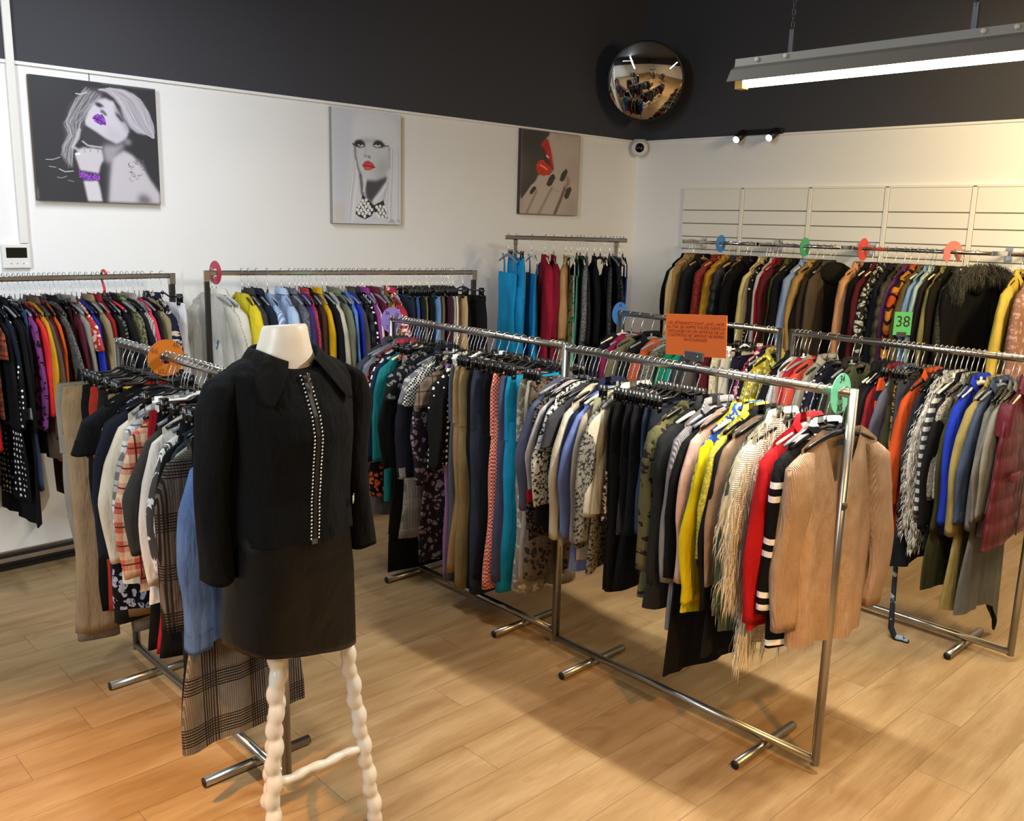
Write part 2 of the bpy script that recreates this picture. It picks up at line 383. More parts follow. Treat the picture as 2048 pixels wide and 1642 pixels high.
# ---------------------------------------------------------------- garments
def smooth01(t): t = max(0., min(1., t)); return t * t * (3 - 2 * t)
def shell(rg, L, ws, wc, wh, th, nw=.075, fd=.05, drop=.055, nu=34, nv=14, amp=.012, puff=0, ztop0=0., slit=None, asym=0):
    V = []; F = []
    ph = [rg.uniform(0, 6.28) for _ in range(5)]; k1 = rg.uniform(22, 34); k2 = rg.uniform(38, 56)
    if puff: nv = max(nv, int(L / .012))
    for j in range(nv + 1):
        v = j / nv
        if v < .7: W = wh + (wc - wh) * smooth01(v / .7)
        else: W = wc + (ws - wc) * smooth01((v - .7) / .3)
        for i in range(nu):
            a = 2 * math.pi * i / nu; c = math.cos(a); s = math.sin(a)
            cx = math.copysign(abs(c) ** .8, c); sy = math.copysign(abs(s) ** .65, s)
            x = W * cx; X = ws * cx; ax = abs(X)
            if ax > nw: zt = -drop * ((ax - nw) / (ws - nw)) ** 1.3
            else: zt = -(fd if s < 0 else fd * .12) * (1 - (ax / nw) ** 2)
            hem = .006 * math.sin(9 * x + ph[0]) + .004 * math.sin(k1 * x + ph[1])
            if asym: hem -= asym * max(0, cx) ** 2
            zb = -L + hem
            z = ztop0 + zb + (zt - zb) * v
            T = th * (.95 - .35 * v)
            if v > .8: T *= 1 - .9 * smooth01((v - .8) / .2) * (1 if ax > nw * 1.15 else .25)
            if puff:
                T *= .72 + .42 * abs(math.sin(z * math.pi / puff)) ** .6; 
                x += math.copysign(.006 * abs(math.sin(z * math.pi / puff)), x) if v < .9 else 0
            f = (1 - v) ** .7 + .12
            y = T * sy + amp * f * (math.sin(k1 * x + ph[2] + 2 * z) * .7 + .4 * math.sin(k2 * x + ph[3] - 3 * z)) + amp * .8 * (1 - v) * math.sin(3 * z + ph[4])
            x += amp * .5 * f * math.sin(5 * z + ph[0]) * (1 if cx > 0 else -1)
            V.append((x, y, z))
    for j in range(nv):
        for i in range(nu):
            i2 = (i + 1) % nu; F.append((j*nu+i, j*nu+i2, (j+1)*nu+i2, (j+1)*nu+i))
    return V, F
def limb(rg, P, rx, ry, nr=14, ns=14, amp=.004, lip=True, puff=0, flat=.8, wob=.07):
    """soft tube down the polyline P of (x, y, z); rx across, ry thick"""
    V = []; F = []; ph = rg.uniform(0, 6.28); ph2 = rg.uniform(0, 6.28); kk = rg.uniform(11, 17)
    P = [Vector(p) for p in P]
    cum = [0]
    for a, b in zip(P[:-1], P[1:]): cum.append(cum[-1] + (b - a).length)
    T = cum[-1]
    if puff: ns = max(ns, int(T / .013))
    def at(A, s):
        s *= T
        for i in range(len(P) - 1):
            if s <= cum[i + 1] + 1e-9:
                t = (s - cum[i]) / (cum[i + 1] - cum[i]); t2 = t
                return A[i] * (1 - t2) + A[i + 1] * t2
        return A[-1]
    for j in range(ns + 1):
        s = j / ns; c = at(P, s); wx = at(rx, s); wy = at(ry, s)
        c = c + Vector((amp * math.sin(kk * c.z + ph), amp * .8 * math.sin(kk * .8 * c.z + ph2), 0))
        if puff: m = .8 + .3 * abs(math.sin(c.z * math.pi / puff)) ** .6; wx *= m; wy *= m
        for i in range(nr):
            a = 2 * math.pi * i / nr; k = math.cos(a); q = math.sin(a)
            w = 1 + wob * math.sin(3 * a + 13 * c.z + ph)
            V.append((c.x + wx * math.copysign(abs(k) ** flat, k) * w, c.y + wy * math.copysign(abs(q) ** .75, q) * w, c.z + .004 * math.sin(2 * a + ph)))
    if lip:
        base = len(V) - nr; e = V[base:]
        cx = sum(v[0] for v in e) / nr; cy = sum(v[1] for v in e) / nr
        for v in e: V.append((cx + (v[0] - cx) * .84, cy + (v[1] - cy) * .75, v[2] + .003))
        for v in e: V.append((cx + (v[0] - cx) * .8, cy + (v[1] - cy) * .6, v[2] + .05))
        ns += 2
    for j in range(ns):
        for i in range(nr):
            i2 = (i + 1) % nr; F.append((j*nr+i, (j+1)*nr+i, (j+1)*nr+i2, j*nr+i2))
    return V, F
def strands(rg, V, n, ln, wd, out=.012):
    SV = []; SF = []
    for _ in range(n):
        v = V[rg.randrange(len(V))]; x = v[0] + rg.uniform(-.015, .015); y = v[1] * 1.15 + rg.uniform(-.004, .004); z = v[2] + rg.uniform(-.04, .04)
        a = rg.uniform(0, 3.14); dx = wd * math.cos(a); dy = wd * math.sin(a)
        sx = math.copysign(out, x) * rg.uniform(.3, 1.5) + rg.uniform(-.01, .01); sy = math.copysign(out, y) * rg.uniform(.0, .8); l = ln * rg.uniform(.6, 1.3)
        b = len(SV)
        SV += [(x - dx, y - dy, z), (x + dx, y + dy, z), (x + sx + dx * .8, y + sy + dy * .8, z - l * .5), (x + sx - dx * .8, y + sy - dy * .8, z - l * .5), (x + sx * 1.1, y + sy * 1.1, z - l)]
        SF += [(b, b + 1, b + 2, b + 3), (b + 3, b + 2, b + 4)]
    return SV, SF
def collar(rg, nw, th, fd, h=.026, hood=False, lapel=0):
    V = []; F = []; n = 20
    for k in range(n + 1):
        a = R_(-80 + 340 * k / n); c = math.cos(a); s = math.sin(a)
        fr = max(0., -s) ; zb = -fd * fr ** 1.5
        tip = smooth01((fr - .55) / .45)
        V.append((nw * c, th * .75 * s, zb))
        V.append((nw * 1.02 * c, th * .9 * s, zb + h * (1 - .3 * tip)))
        V.append((nw * (1.08 + .12 * tip) * c, th * 1.1 * s - .003, zb + h * .82))
        V.append((nw * (1.3 + .5 * tip) * c, th * 1.2 * s - .004, zb - h * (.4 + .9 * tip) - lapel * tip))
    for k in range(n):
        for r in range(3): F.append((k*4+r, (k+1)*4+r, (k+1)*4+r+1, k*4+r+1))
    return V, F
PROTO = {}
def garment(kind, L, col, pat, seed, th, Ls=None, opts=None):
    rg = random.Random(seed); root = empty({'P': 'trousers', 'K': 'skirt', 'D': 'dress', 'V': 'sleeveless_dress', 'J': 'jacket', 'H': 'hooded_coat', 'Q': 'padded_jacket', 'S': 'top', 'T': 'short_sleeved_top', 'U': 'cardigan'}[kind])
    lea = kind == 'Q'
    mat = cloth(col, pat, lea); opts = opts or {}
    part = lambda nm, VF, m=mat: mesh(nm, VF[0], VF[1], m, root)
    th = max(.010, min(.032, th))
    if kind == 'P':
        th = min(.038, th * 1.3)
        w = rg.uniform(.165, .19) if L > .45 else .17; hip = min(.26, L * .35)
        fl = rg.choice([.075, .085, .105]) if L > .8 else .085
        V, F = shell(rg, hip + .03, w, w + .012, w + .008, th * .8, nw=w * .96, fd=.006, drop=.004, amp=.004)
        part('waist', (V, F))
        for s in (-1, 1):
            e = opts.get('spread', rg.uniform(-.01, .02))
            P = [(s * (w * .49), 0, -hip + .05), (s * (w * .5 + .006), rg.uniform(-.004, .004), -hip - .12), (s * (w * .5 + e), rg.uniform(-.01, .01), -(hip + L) / 2), (s * (w * .5 + e + .01), rg.uniform(-.012, .012), -L)]
            part('leg', limb(rg, P, [w * .52, w * .5, w * .45, fl], [th * .8, th * .95, th, th * 1.05], ns=18, amp=.002, wob=.035))
        return root
    if kind == 'K':
        w = opts.get('w', .165); f = opts.get('flare', 1.15)
        part('skirt_body', shell(rg, L, w, w * 1.08, w * f, th, nw=w * .95, fd=.008, drop=.004, amp=.01))
        part('waistband', shell(rg, .04, w * 1.02, w * 1.03, w * 1.03, th * .8, nw=w * .95, fd=.008, drop=.004, nv=3, amp=.001))
        return root
    wd = opts.get('w', 0)
    ws = rg.uniform(.185, .205); nw = rg.uniform(.065, .085); fd = rg.uniform(.03, .08); drop = rg.uniform(.05, .065)
    wh = {'S': .23, 'T': .22, 'D': .25, 'V': .22, 'J': .27, 'H': .28, 'Q': .27, 'U': .25}[kind] + rg.uniform(-.02, .03)
    if kind == 'U': ws = .225; nw = .1; fd = .21; wh = .22; drop = .06; th = .032
    wc = ws + (.012 if kind != 'V' else -.03); amp = .016
    puff = opts.get('puff', .085) if kind == 'Q' and pat[:3] != 'fur' else 0
    if kind == 'V':
        # straps carry the bodice
        b = .14
        V, F = shell(rg, L - b, ws * .82, ws * .72, wh, th, nw=ws * .72, fd=.02, drop=.01, amp=amp, ztop0=-b, nv=16)
        part('bodice_and_skirt', (V, F))
        for s in (-1, 1):
            P = [(s * .1, 0, -.008), (s * .105, -th * .5, -.06), (s * .11, -th * .6, -b - .015)]
            part('strap', limb(rg, P, [.012, .014, .018], [.003, .003, .004], nr=8, ns=6, amp=.001, lip=False))
        return root
    V, F = shell(rg, L, ws, wc, wh, th, nw=nw, fd=fd, drop=drop, amp=amp, puff=puff, asym=opts.get('asym', 0), nv=14 if L < .7 else 18)
    body = part('body', (V, F))
    fur = pat[:3] in ('fur', 'fri')
    if fur:
        SV, SF = strands(rg, V, 3600 if pat[:3] == 'fri' else 5200, .085 if pat[:3] == 'fri' else .03, .0016 if pat[:3] == 'fri' else .0024)
        part('fringe' if pat[:3] == 'fri' else 'fur', (SV, SF), cloth(col, '-'))
    ls = .15 if kind == 'T' else min(.60, (Ls or L) - drop - .02)
    ls = max(ls, .12)
    out = opts.get('out', rg.uniform(.04, .08)) if kind != 'T' else .06
    for s in (-1, 1):
        yy = rg.uniform(-.008, .004)
        e = out + rg.uniform(-.015, .012)
        if kind == 'U': e = .075 * (1 if s > 0 else .35)
        if kind == 'T':
            P = [(s * (ws - .035), 0, -drop - .015), (s * (ws + .025), 0, -drop - .07), (s * (ws + .055), yy, -drop - ls - .04)]
            rx = [.045, .072, .08]; ry = [th * .5, th * .95, th * .9]
        else:
            P = [(s * (ws - .045), 0, -drop - .012), (s * (ws - .003), 0, -drop - .055), (s * (ws + e * .55), yy, -drop - .18), (s * (ws + e), yy, -drop - ls * .6), (s * (ws + e * .8 + .004), yy * 1.5, -drop - ls - .03)]
            k = 1.15 if kind in 'JHQ' else 1.35 if kind == 'U' else 1
            rx = [.03, .05 * k, .056 * k, .048 * k, .042 * k]; ry = [th * .45, th * .9, th * 1.05, th * 1.05, th * .95]
        sv = limb(rg, P, rx, ry, amp=.005, ns=20, puff=puff)
        sl = part('sleeve', sv)
        if fur:
            SV, SF = strands(rg, sv[0], 1500, .08 if pat[:3] == 'fri' else .03, .0014)
            part('fringe' if pat[:3] == 'fri' else 'fur', (SV, SF), cloth(col, '-'))
        if 'cuff' in opts or pat == 'den' or kind == 'J' and rg.random() < .3:
            cm = opts.get('cuff'); e_ = P[-1]
            cf = limb(rg, [(e_[0], e_[1], e_[2] + .055), (e_[0], e_[1], e_[2] - .004)], [rx[-1] * 1.06] * 2, [ry[-1] * 1.08] * 2, ns=4, amp=0)
            part('cuff', cf, cloth(cm) if cm else mat)
    if kind in 'JQ' or opts.get('collar') or (kind == 'S' and rg.random() < .35):
        part('collar', collar(rg, nw * 1.02, max(th, .016), fd, lapel=.03 if kind == 'J' else 0))
    if kind == 'H':
        HV = []; HF = []; n = 18; m = 10
        for j in range(m + 1):
            for i in range(n):
                a = 2 * math.pi * i / n; t = j / m * math.pi * .92
                HV.append((.125 * math.sin(t) ** .8 * math.cos(a), (th + .02) * math.sin(t) ** .7 * math.sin(a) - .012, -.06 + .075 * math.cos(t) - .02 * (1 - abs(math.cos(a)))))
        for j in range(m):
            for i in range(n): i2 = (i + 1) % n; HF.append((j*n+i, (j+1)*n+i, (j+1)*n+i2, j*n+i2))
        part('hood', (HV, HF))
    return root

RACKS = {
    'A': {'p0': (0.75, 5.06, 0), 'u': (1.0, 0.0, 0), 'n': (0.0, -1.0, 0), 'L': 1.38, 'z': 1.62, 'yaw': 6, 'occl': 0, 'name': 'left wall rack', 'group': 'clothes on the left wall rack', 'hang': ['black', 'black', 'grey', 'grey']},
    'B': {'p0': (2.33, 5.0, 0), 'u': (0.9662, -0.2577, 0), 'n': (-0.2577, -0.9662, 0), 'L': 1.708, 'z': 1.635, 'yaw': 5, 'occl': 1, 'name': 'black-post rack', 'group': 'clothes on the black-post rack', 'hang': ['black', 'grey', 'grey']},
    'C': {'p0': (4.58, 4.91, 0), 'u': (0.6958, -0.7182, 0), 'n': (-0.7182, -0.6958, 0), 'L': 0.891, 'z': 1.86, 'yaw': 0, 'occl': 1, 'name': 'party dress rack', 'group': 'dresses on the party dress rack', 'hang': ['black', 'grey', 'cream']},
    'E': {'p0': (2.95, 4.06, 0), 'u': (0.0, -1.0, 0), 'n': (-1.0, -0.0, 0), 'L': 1.315, 'z': 1.42, 'yaw': -4, 'occl': 0, 'name': 'middle steel rack', 'group': 'clothes on the middle steel rack', 'hang': ['black', 'black', 'grey', 'black', 'cream']},
    'F': {'p0': (2.9, 2.69, 0), 'u': (0.0, -1.0, 0), 'n': (-1.0, -0.0, 0), 'L': 1.32, 'z': 1.42, 'yaw': -4, 'occl': 0, 'name': 'front steel rack', 'group': 'clothes on the front steel rack', 'hang': ['black', 'black', 'grey', 'black', 'cream']},
    'L': {'p0': (1.4, 3.86, 0), 'u': (0.0, -1.0, 0), 'n': (-1.0, -0.0, 0), 'L': 1.32, 'z': 1.42, 'yaw': -4, 'occl': 0, 'name': 'mannequin-side rack', 'group': 'clothes on the rack behind the mannequin', 'hang': ['black', 'black', 'grey']},
    'W1': {'p0': (6.24, 4.5, 0), 'u': (0.0, -1.0, 0), 'n': (-1.0, -0.0, 0), 'L': 0.64, 'z': 1.845, 'yaw': 0, 'occl': 1, 'name': 'corner wall rail', 'group': 'coats on the corner wall rail', 'hang': ['black', 'wooden']},
    'W2': {'p0': (6.24, 3.78, 0), 'u': (0.0, -1.0, 0), 'n': (-1.0, -0.0, 0), 'L': 0.61, 'z': 1.845, 'yaw': 0, 'occl': 1, 'name': 'green-disc wall rail', 'group': 'coats on the green-disc wall rail', 'hang': ['cream', 'black']},
    'W3': {'p0': (6.24, 3.03, 0), 'u': (0.0, -1.0, 0), 'n': (-1.0, -0.0, 0), 'L': 0.88, 'z': 1.845, 'yaw': 0, 'occl': 1, 'name': 'red-disc wall rail', 'group': 'coats on the red-disc wall rail', 'hang': ['black', 'cream']},
    'W4': {'p0': (6.24, 1.98, 0), 'u': (0.0, -1.0, 0), 'n': (-1.0, -0.0, 0), 'L': 0.68, 'z': 1.845, 'yaw': 0, 'occl': 1, 'name': 'right-edge wall rail', 'group': 'coats on the right-edge wall rail', 'hang': ['black']},
    'G1': {'p0': (4.42, 3.66, 0), 'u': (0.0, -1.0, 0), 'n': (-1.0, -0.0, 0), 'L': 1.13, 'z': 1.42, 'yaw': -4, 'occl': 1, 'name': 'rear steel rack', 'group': 'clothes on the rear steel rack', 'hang': ['black', 'black', 'grey', 'cream']},
    'G2': {'p0': (4.42, 2.46, 0), 'u': (0.0, -1.0, 0), 'n': (-1.0, -0.0, 0), 'L': 1.26, 'z': 1.42, 'yaw': -4, 'occl': 0, 'name': 'right steel rack', 'group': 'clothes on the right steel rack', 'hang': ['black', 'black', 'grey', 'black', 'cream']},
}
DATA = [
    ('A', 'T', 0.417, 0.95, '9a4a30', 'pla:2a1c18', 'rust tartan short-sleeved shirt', 0, 0),
    ('A', 'S', 0.444, 0.9, '16161a', '-', 'plain black blouse', 0, 0),
    ('A', 'P', 0.416, 0.78, 'c81820', '-', 'long scarlet trousers', 0, 0),
    ('A', 'J', 0.465, 0.95, '1e2438', '-', 'navy blazer', 0, 0),
    ('A', 'D', 0.494, 0.51, '141416', 'dot:e8e8e8', 'black dress with white dots', 0, 0),
    ('A', 'J', 0.513, 0.95, '17171a', '-', 'black coat with grey cuffs', 0, 0),
    ('A', 'D', 0.54, 0.38, '121214', '-', 'long black dress', 0, 0),
    ('A', 'D', 0.578, 0.88, '7c3a78', 'flo:1a1420', 'purple lily-print dress', 0, 0),
    ('A', 'P', 0.571, 0.55, '33456a', 'den', 'blue jeans', 0, 0),
    ('A', 'S', 0.617, 0.95, 'd82c34', '-', 'bright red top', 0, 0),
    ('A', 'S', 0.649, 0.95, 'c8901c', '-', 'mustard yellow top', 0, 0),
    ('A', 'J', 0.673, 0.7, '574736', '-', 'olive brown long coat', 0, 0),
    ('A', 'S', 0.7, 0.95, '4a1c24', '-', 'maroon knit top', 0, 0),
    ('A', 'D', 0.717, 0.68, 'c85418', '-', 'burnt orange dress', 0, 0),
    ('A', 'S', 0.725, 0.95, '6c6a66', 'twd:202020', 'grey tweed jacket', 0, 0),
    ('A', 'P', 0.77, 0.43, '3a1c14', '-', 'dark brown trousers', 0, 0),
    ('A', 'J', 0.749, 0.96, '1a1817', '-', 'black wool coat', 0, 0),
    ('A', 'S', 0.787, 0.95, '571827', '-', 'wine red top', 0, 0),
    ('A', 'J', 0.821, 0.95, '8a8478', '-', 'stone grey coat', 0, 0),
    ('A', 'T', 0.872, 0.95, 'c03a38', 'flo:f0c8b8', 'red blossom-print blouse', 0, 0),
    ('A', 'S', 0.881, 0.95, '2030a0', '-', 'cobalt blue top', 0, 0),
    ('A', 'S', 0.902, 0.95, '17161a', '-', 'black jumper', 0, 0),
    ('A', 'J', 0.939, 0.95, '8c7a5c', '-', 'taupe long coat', 0, 0),
    ('A', 'S', 0.979, 0.95, '8c1c24', '-', 'crimson thin top', 0, 0),
    ('A', 'S', 0.993, 0.95, '1c1a1c', '-', 'black ribbed top', 0, 0),
    ('A', 'S', 1.021, 0.95, '222024', 'lea:6c6860', 'black speckled blouse', 0, 0),
    ('A', 'S', 1.055, 0.95, '17181c', '-', 'black silky blouse', 0, 0),
    ('A', 'S', 1.092, 0.95, '3a3a2c', 'twd:8a8660', 'olive tweed jacket', 0, 0),
    ('A', 'S', 1.125, 0.95, '20222a', '-', 'midnight blue top', 0, 0),
    ('A', 'S', 1.154, 0.95, 'b0a8a0', 'vst:70605c', 'pale striped shirt', 0, 0),
    ('A', 'S', 1.189, 0.95, 'd83c54', '-', 'coral pink top', 0, 0),
    ('A', 'S', 1.216, 0.95, '201c20', '-', 'black cotton top', 0, 0),
    ('A', 'S', 1.235, 0.95, '8c7c5c', '-', 'khaki blouse', 0, 0),
    ('A', 'S', 1.29, 0.95, '1c2038', 'flo:b8a898', 'navy flower-print blouse', 0, 0),
    ('B', 'S', -0.024, 1.05, 'c8c4b8', 'knt', 'cream knitted jumper', 28.0, 0),
    ('B', 'S', 0.05, 1.07, 'd0ccc0', 'bow', 'pale grey jumper with bow print', 30.0, 0),
    ('B', 'S', 0.198, 1.1, 'd8c428', '-', 'lemon yellow top', 0, 0),
    ('B', 'J', 0.237, 1.1, '3c3a3a', '-', 'charcoal quilted jacket', 0, 0),
    ('B', 'J', 0.283, 1.09, '202838', '-', 'navy coat', 0, 0),
    ('B', 'S', 0.346, 1.09, '8098c0', 'vst:b8c8e0', 'blue striped shirt', 0, 0),
    ('B', 'S', 0.429, 1.03, 'a8bcd8', '-', 'pale blue linen shirt', 0, 0),
    ('B', 'J', 0.479, 1.03, '4c4c54', 'twd:707078', 'grey tweed jacket', 0, 0),
    ('B', 'S', 0.517, 1.02, '38305c', '-', 'indigo jumper', 0, 0),
    ('B', 'S', 0.535, 1.02, '5c2c8c', '-', 'violet blouse', 0, 0),
    ('B', 'S', 0.559, 1.02, '8c1c28', 'twd:c05050', 'sparkly red top', 0, 0),
    ('B', 'S', 0.585, 1.02, '18141a', '-', 'black velvet top', 0, 0),
    ('B', 'S', 0.607, 1.02, '4a2c20', '-', 'chestnut brown top', 0, 0),
    ('B', 'S', 0.646, 0.98, 'd0a010', '-', 'mustard yellow blouse', 0, 0),
    ('B', 'S', 0.68, 0.98, '1c1a1c', '-', 'black waistcoat', 0, 0),
    ('B', 'S', 0.706, 0.98, 'c0b8a4', '-', 'cream cardigan', 0, 0),
    ('B', 'J', 0.747, 0.7, '70745c', '-', 'khaki green coat', 0, 0),
    ('B', 'S', 0.808, 0.69, '5078b0', 'den', 'light blue denim shirt', 0, 0),
    ('B', 'S', 0.788, 0.79, '1c3058', '-', 'dark blue blouse', 0, 0),
    ('B', 'J', 0.841, 0.91, '484440', '-', 'brown grey jacket', 0, 0),
    ('B', 'S', 0.836, 1.12, '2838b8', '-', 'royal blue top', 0, 0),
    ('B', 'J', 0.876, 0.91, '1c1c20', 'pla:34343c', 'black checked blazer', 0, 0),
    ('B', 'S', 0.917, 0.97, '141416', 'dot:f0f0f0', 'black spotted blouse', 0, 0),
    ('B', 'S', 0.946, 0.93, 'dcdce0', '-', 'white shirt', 0, 0),
    ('B', 'S', 0.943, 1.12, '8c3c88', '-', 'magenta top', 0, 0),
    ('B', 'S', 1.001, 0.96, '681c30', '-', 'dark red blouse', 0, 0),
    ('B', 'S', 1.024, 1.05, '5c6058', 'flo:909488', 'grey green print top', 0, 0),
    ('B', 'S', 1.066, 1.05, 'c88020', 'flo:28603c', 'orange floral top', 0, 0),
    ('B', 'S', 1.115, 1.05, 'a8303c', 'flo:e8d0c0', 'red floral top', 0, 0),
    ('B', 'P', 1.191, 1.02, '20283c', 'den', 'dark navy jeans', 0, 0),
    ('B', 'P', 1.221, 1.0, '34507c', 'den', 'mid blue jeans', 0, 0),
    ('B', 'P', 1.255, 1.0, '1c2434', '-', 'navy trousers', 0, 0),
    ('B', 'P', 1.289, 1.0, '70743c', 'cam:20241c', 'camouflage trousers', 0, 0),
    ('B', 'P', 1.32, 0.99, '18181c', '-', 'black trousers', 0, 0),
    ('B', 'P', 1.372, 0.96, '5c80a8', 'den', 'faded blue jeans', 0, 0),
    ('B', 'P', 1.41, 0.96, '686048', '-', 'khaki trousers', 0, 0),
    ('B', 'P', 1.442, 0.92, '482430', '-', 'burgundy trousers', 0, 0),
    ('B', 'P', 1.481, 0.85, 'c4bcac', '-', 'off-white trousers', 0, 0),
    ('B', 'P', 1.516, 0.85, 'e0dcdc', '-', 'white jeans', 0, 0),
    ('B', 'P', 1.547, 0.82, 'b89c70', '-', 'sand trousers', 0, 0),
    ('B', 'K', 1.538, 1.17, '1c1e28', '-', 'black skirt with white waistband', 30.0, 0),
    ('B', 'K', 1.632, 1.14, '141418', '-', 'wide black skirt', 35.0, 0),
    ('C', 'V', 0.017, 0.98, '1898d0', '-', 'turquoise halter top', 25.0, 0),
    ('C', 'P', 0.086, 0.95, '1890cc', '-', 'turquoise satin trousers', 25.0, 0),
    ('C', 'D', 0.299, 0.56, 'a01830', '-', 'crimson tunic dress', 10, 0),
    ('C', 'D', 0.447, 0.6, 'b08858', 'sat', 'gold satin dress', 0, 0),
    ('C', 'V', 0.487, 0.7, 'd8d8c0', 'flo:38a880', 'ivory dress with mint flowers', 12.0, 0),
    ('C', 'V', 0.532, 0.66, '68c0a0', '-', 'mint green dress', 0, 0),
    ('C', 'V', 0.568, 0.7, '18181c', 'dot:404048', 'black lace dress', 0, 0),
    ('C', 'D', 0.603, 0.64, '48484c', 'twd:909090', 'silver speckled dress', 0, 0),
    ('C', 'D', 0.657, 0.72, '141418', '-', 'black ruffled dress', 0, 0),
    ('C', 'V', 0.732, 0.71, '1c1c30', '-', 'midnight navy dress', 0, 0),
    ('C', 'D', 0.78, 0.72, '202024', 'twd:505058', 'black sequin dress', 0, 0),
    ('C', 'V', 0.83, 0.71, '161618', 'dot:2c2c30', 'black lace strappy dress', 12.0, 0),
    ('C', 'V', 0.929, 0.79, '1c3c90', '-', 'royal blue gown', 10.0, 0),
    ('E', 'J', 0.132, 0.36, '6c6a70', '-', 'grey jersey jacket', 0, 0),
    ('E', 'S', 0.149, 0.51, 'a83848', '-', 'coral red jumper', 0, 0),
    ('E', 'S', 0.21, 0.68, '24242c', 'st:dcdcdc', 'black and white striped top', 0, 0),
    ('E', 'D', 0.171, 0.48, '181418', 'flo:c05828', 'black dress with orange blossom', 0, 0),
    ('E', 'S', 0.237, 0.6, '1c2c48', '-', 'dark teal blue top', 0, 0),
    ('E', 'D', 0.267, 0.47, '187878', '-', 'teal green dress', 0, 0),
    ('E', 'D', 0.329, 0.32, '18181a', '-', 'black tunic', 0, 0),
    ('E', 'T', 0.389, 1.01, '1c1c1e', 'flo:707070', 'black short-sleeved print top', 0, 0),
    ('E', 'J', 0.48, 0.68, '202230', '-', 'navy blazer with grey cuffs', 0, 0),
    ('E', 'K', 0.294, 0.48, 'b84020', 'flo:e07040', 'bright orange skirt', 0, 0.5),
    ('E', 'P', 0.331, 0.28, '504c44', 'hou:a8a094', 'houndstooth trousers', 0, 0),
    ('E', 'P', 0.245, 0.02, '101012', '-', 'flared black trousers', 0, 0),
    ('E', 'T', 0.539, 0.95, '6c6a70', 'flo:a8a8a8', 'grey flower-print blouse', 0, 0),
    ('E', 'T', 0.553, 0.82, 'd0ccc4', 'chk:202020', 'white top with black check', 0, 0),
    ('E', 'D', 0.636, 0.25, '28202c', 'flo:786c78', 'dark floral long dress', 0, 0),
    ('E', 'T', 0.674, 0.88, '7c6c5c', 'pla:544840', 'beige tartan jacket', 0, 0),
    ('E', 'S', 0.714, 0.77, '141414', 'dot:f0f0f0', 'black blouse with white spots', 0, 0),
    ('E', 'P', 0.682, 0.16, '9870a0', '-', 'lilac trousers', 0, 0),
    ('E', 'P', 0.73, 0.16, '58606c', '-', 'slate grey trousers', 0, 0),
    ('E', 'P', 0.768, 0.22, 'a08054', '-', 'camel trousers', 0, 0),
    ('E', 'P', 0.817, 0.14, '8c7850', '-', 'khaki chinos', 0, 0),
    ('E', 'P', 0.868, 0.17, '141418', '-', 'black slim trousers', 0, 0),
    ('E', 'P', 0.926, 0.16, '283040', 'den', 'dark navy wide trousers', 0, 0),
    ('E', 'P', 0.993, 0.25, '0e0e12', '-', 'black straight trousers', 0, 0),
    ('E', 'P', 1.042, 0.23, 'c04038', 'chk:f0b098', 'red and white patterned trousers', 0, 0),
    ('E', 'P', 1.096, 0.29, '484c68', '-', 'slate blue trousers', 0, 0),
    ('E', 'P', 1.135, 0.23, '1890b8', '-', 'bright turquoise trousers', 0, 0),
    ('E', 'P', 1.245, 0.26, '8c8474', 'flo:bcb4a4', 'silver jacquard trousers', -9, 0),
    ('E', 'P', 1.252, 0.33, '9c9488', '-', 'light grey trousers', 0, 0),
    ('E', 'P', 1.287, 0.35, '6c5c48', 'flo:2c2420', 'taupe paisley trousers', 0, 0),
    ('F', 'S', 0.077, 0.6, '18141a', 'lea:585048', 'black mesh blouse', 0, 0),
    ('F', 'S', 0.113, 1.02, 'b8b0b0', '-', 'grey knitted top with red cuffs', 0, 0),
    ('F', 'D', 0.126, 0.67, '1a1a1c', '-', 'black jersey dress', 0, 0),
    ('F', 'D', 0.161, 0.8, 'd8d4cc', 'lea:202020', 'white dress with black print', 0, 0),
    ('F', 'T', 0.173, 1.05, '3c3c40', '-', 'charcoal short-sleeved tee', 0, 0),
    ('F', 'S', 0.221, 0.62, 'c8bca4', '-', 'cream bell-sleeved top', 0, 0),
    ('F', 'S', 0.263, 0.72, '1c2040', '-', 'navy blue top', 0, 0),
    ('F', 'S', 0.296, 0.53, '6878b0', '-', 'periwinkle blue shirt', 0, 0),
    ('F', 'S', 0.339, 0.57, 'a09480', '-', 'long beige cardigan', 0, 0),
    ('F', 'D', 0.376, 0.55, '807c70', 'lea:282420', 'animal print dress', 0, 0),
    ('F', 'S', 0.394, 0.88, 'c8c0a8', '-', 'ivory blouse', 0, 0),
    ('F', 'P', 0.365, 0.67, 'a09c80', '-', 'pale sage trousers', 0, 0),
    ('F', 'P', 0.411, 0.48, '0e0e10', '-', 'black crepe trousers', 0, 0),
    ('F', 'P', 0.457, 0.47, '181416', '-', 'black stretch trousers', 0, 0),
    ('F', 'P', 0.494, 0.74, '3c3432', 'vst:544844', 'brown pinstripe trousers', 0, 0),
    ('F', 'K', 0.408, 0.27, '34241c', 'lea:c8a888', 'snake print skirt', 0, 0.5),
    ('F', 'P', 0.582, 0.79, '28344c', 'den', 'dark denim jeans', 0, 0),
    ('F', 'P', 0.55, 0.74, '1c1c22', '-', 'black denim trousers', 0, 0),
    ('F', 'D', 0.69, 0.55, '5c5838', 'flo:241c14', 'olive paisley dress', 0, 0),
    ('F', 'J', 0.759, 0.53, '26282a', '-', 'anthracite grey coat', 0, 0),
    ('F', 'S', 0.796, 0.44, '848080', 'knt', 'light grey jumper', 0, 0),
    ('F', 'D', 0.841, 0.26, '141416', '-', 'long black dress', 0, 0),
    ('F', 'S', 0.859, 0.68, 'd0a898', '-', 'blush pink blouse', 0, 0),
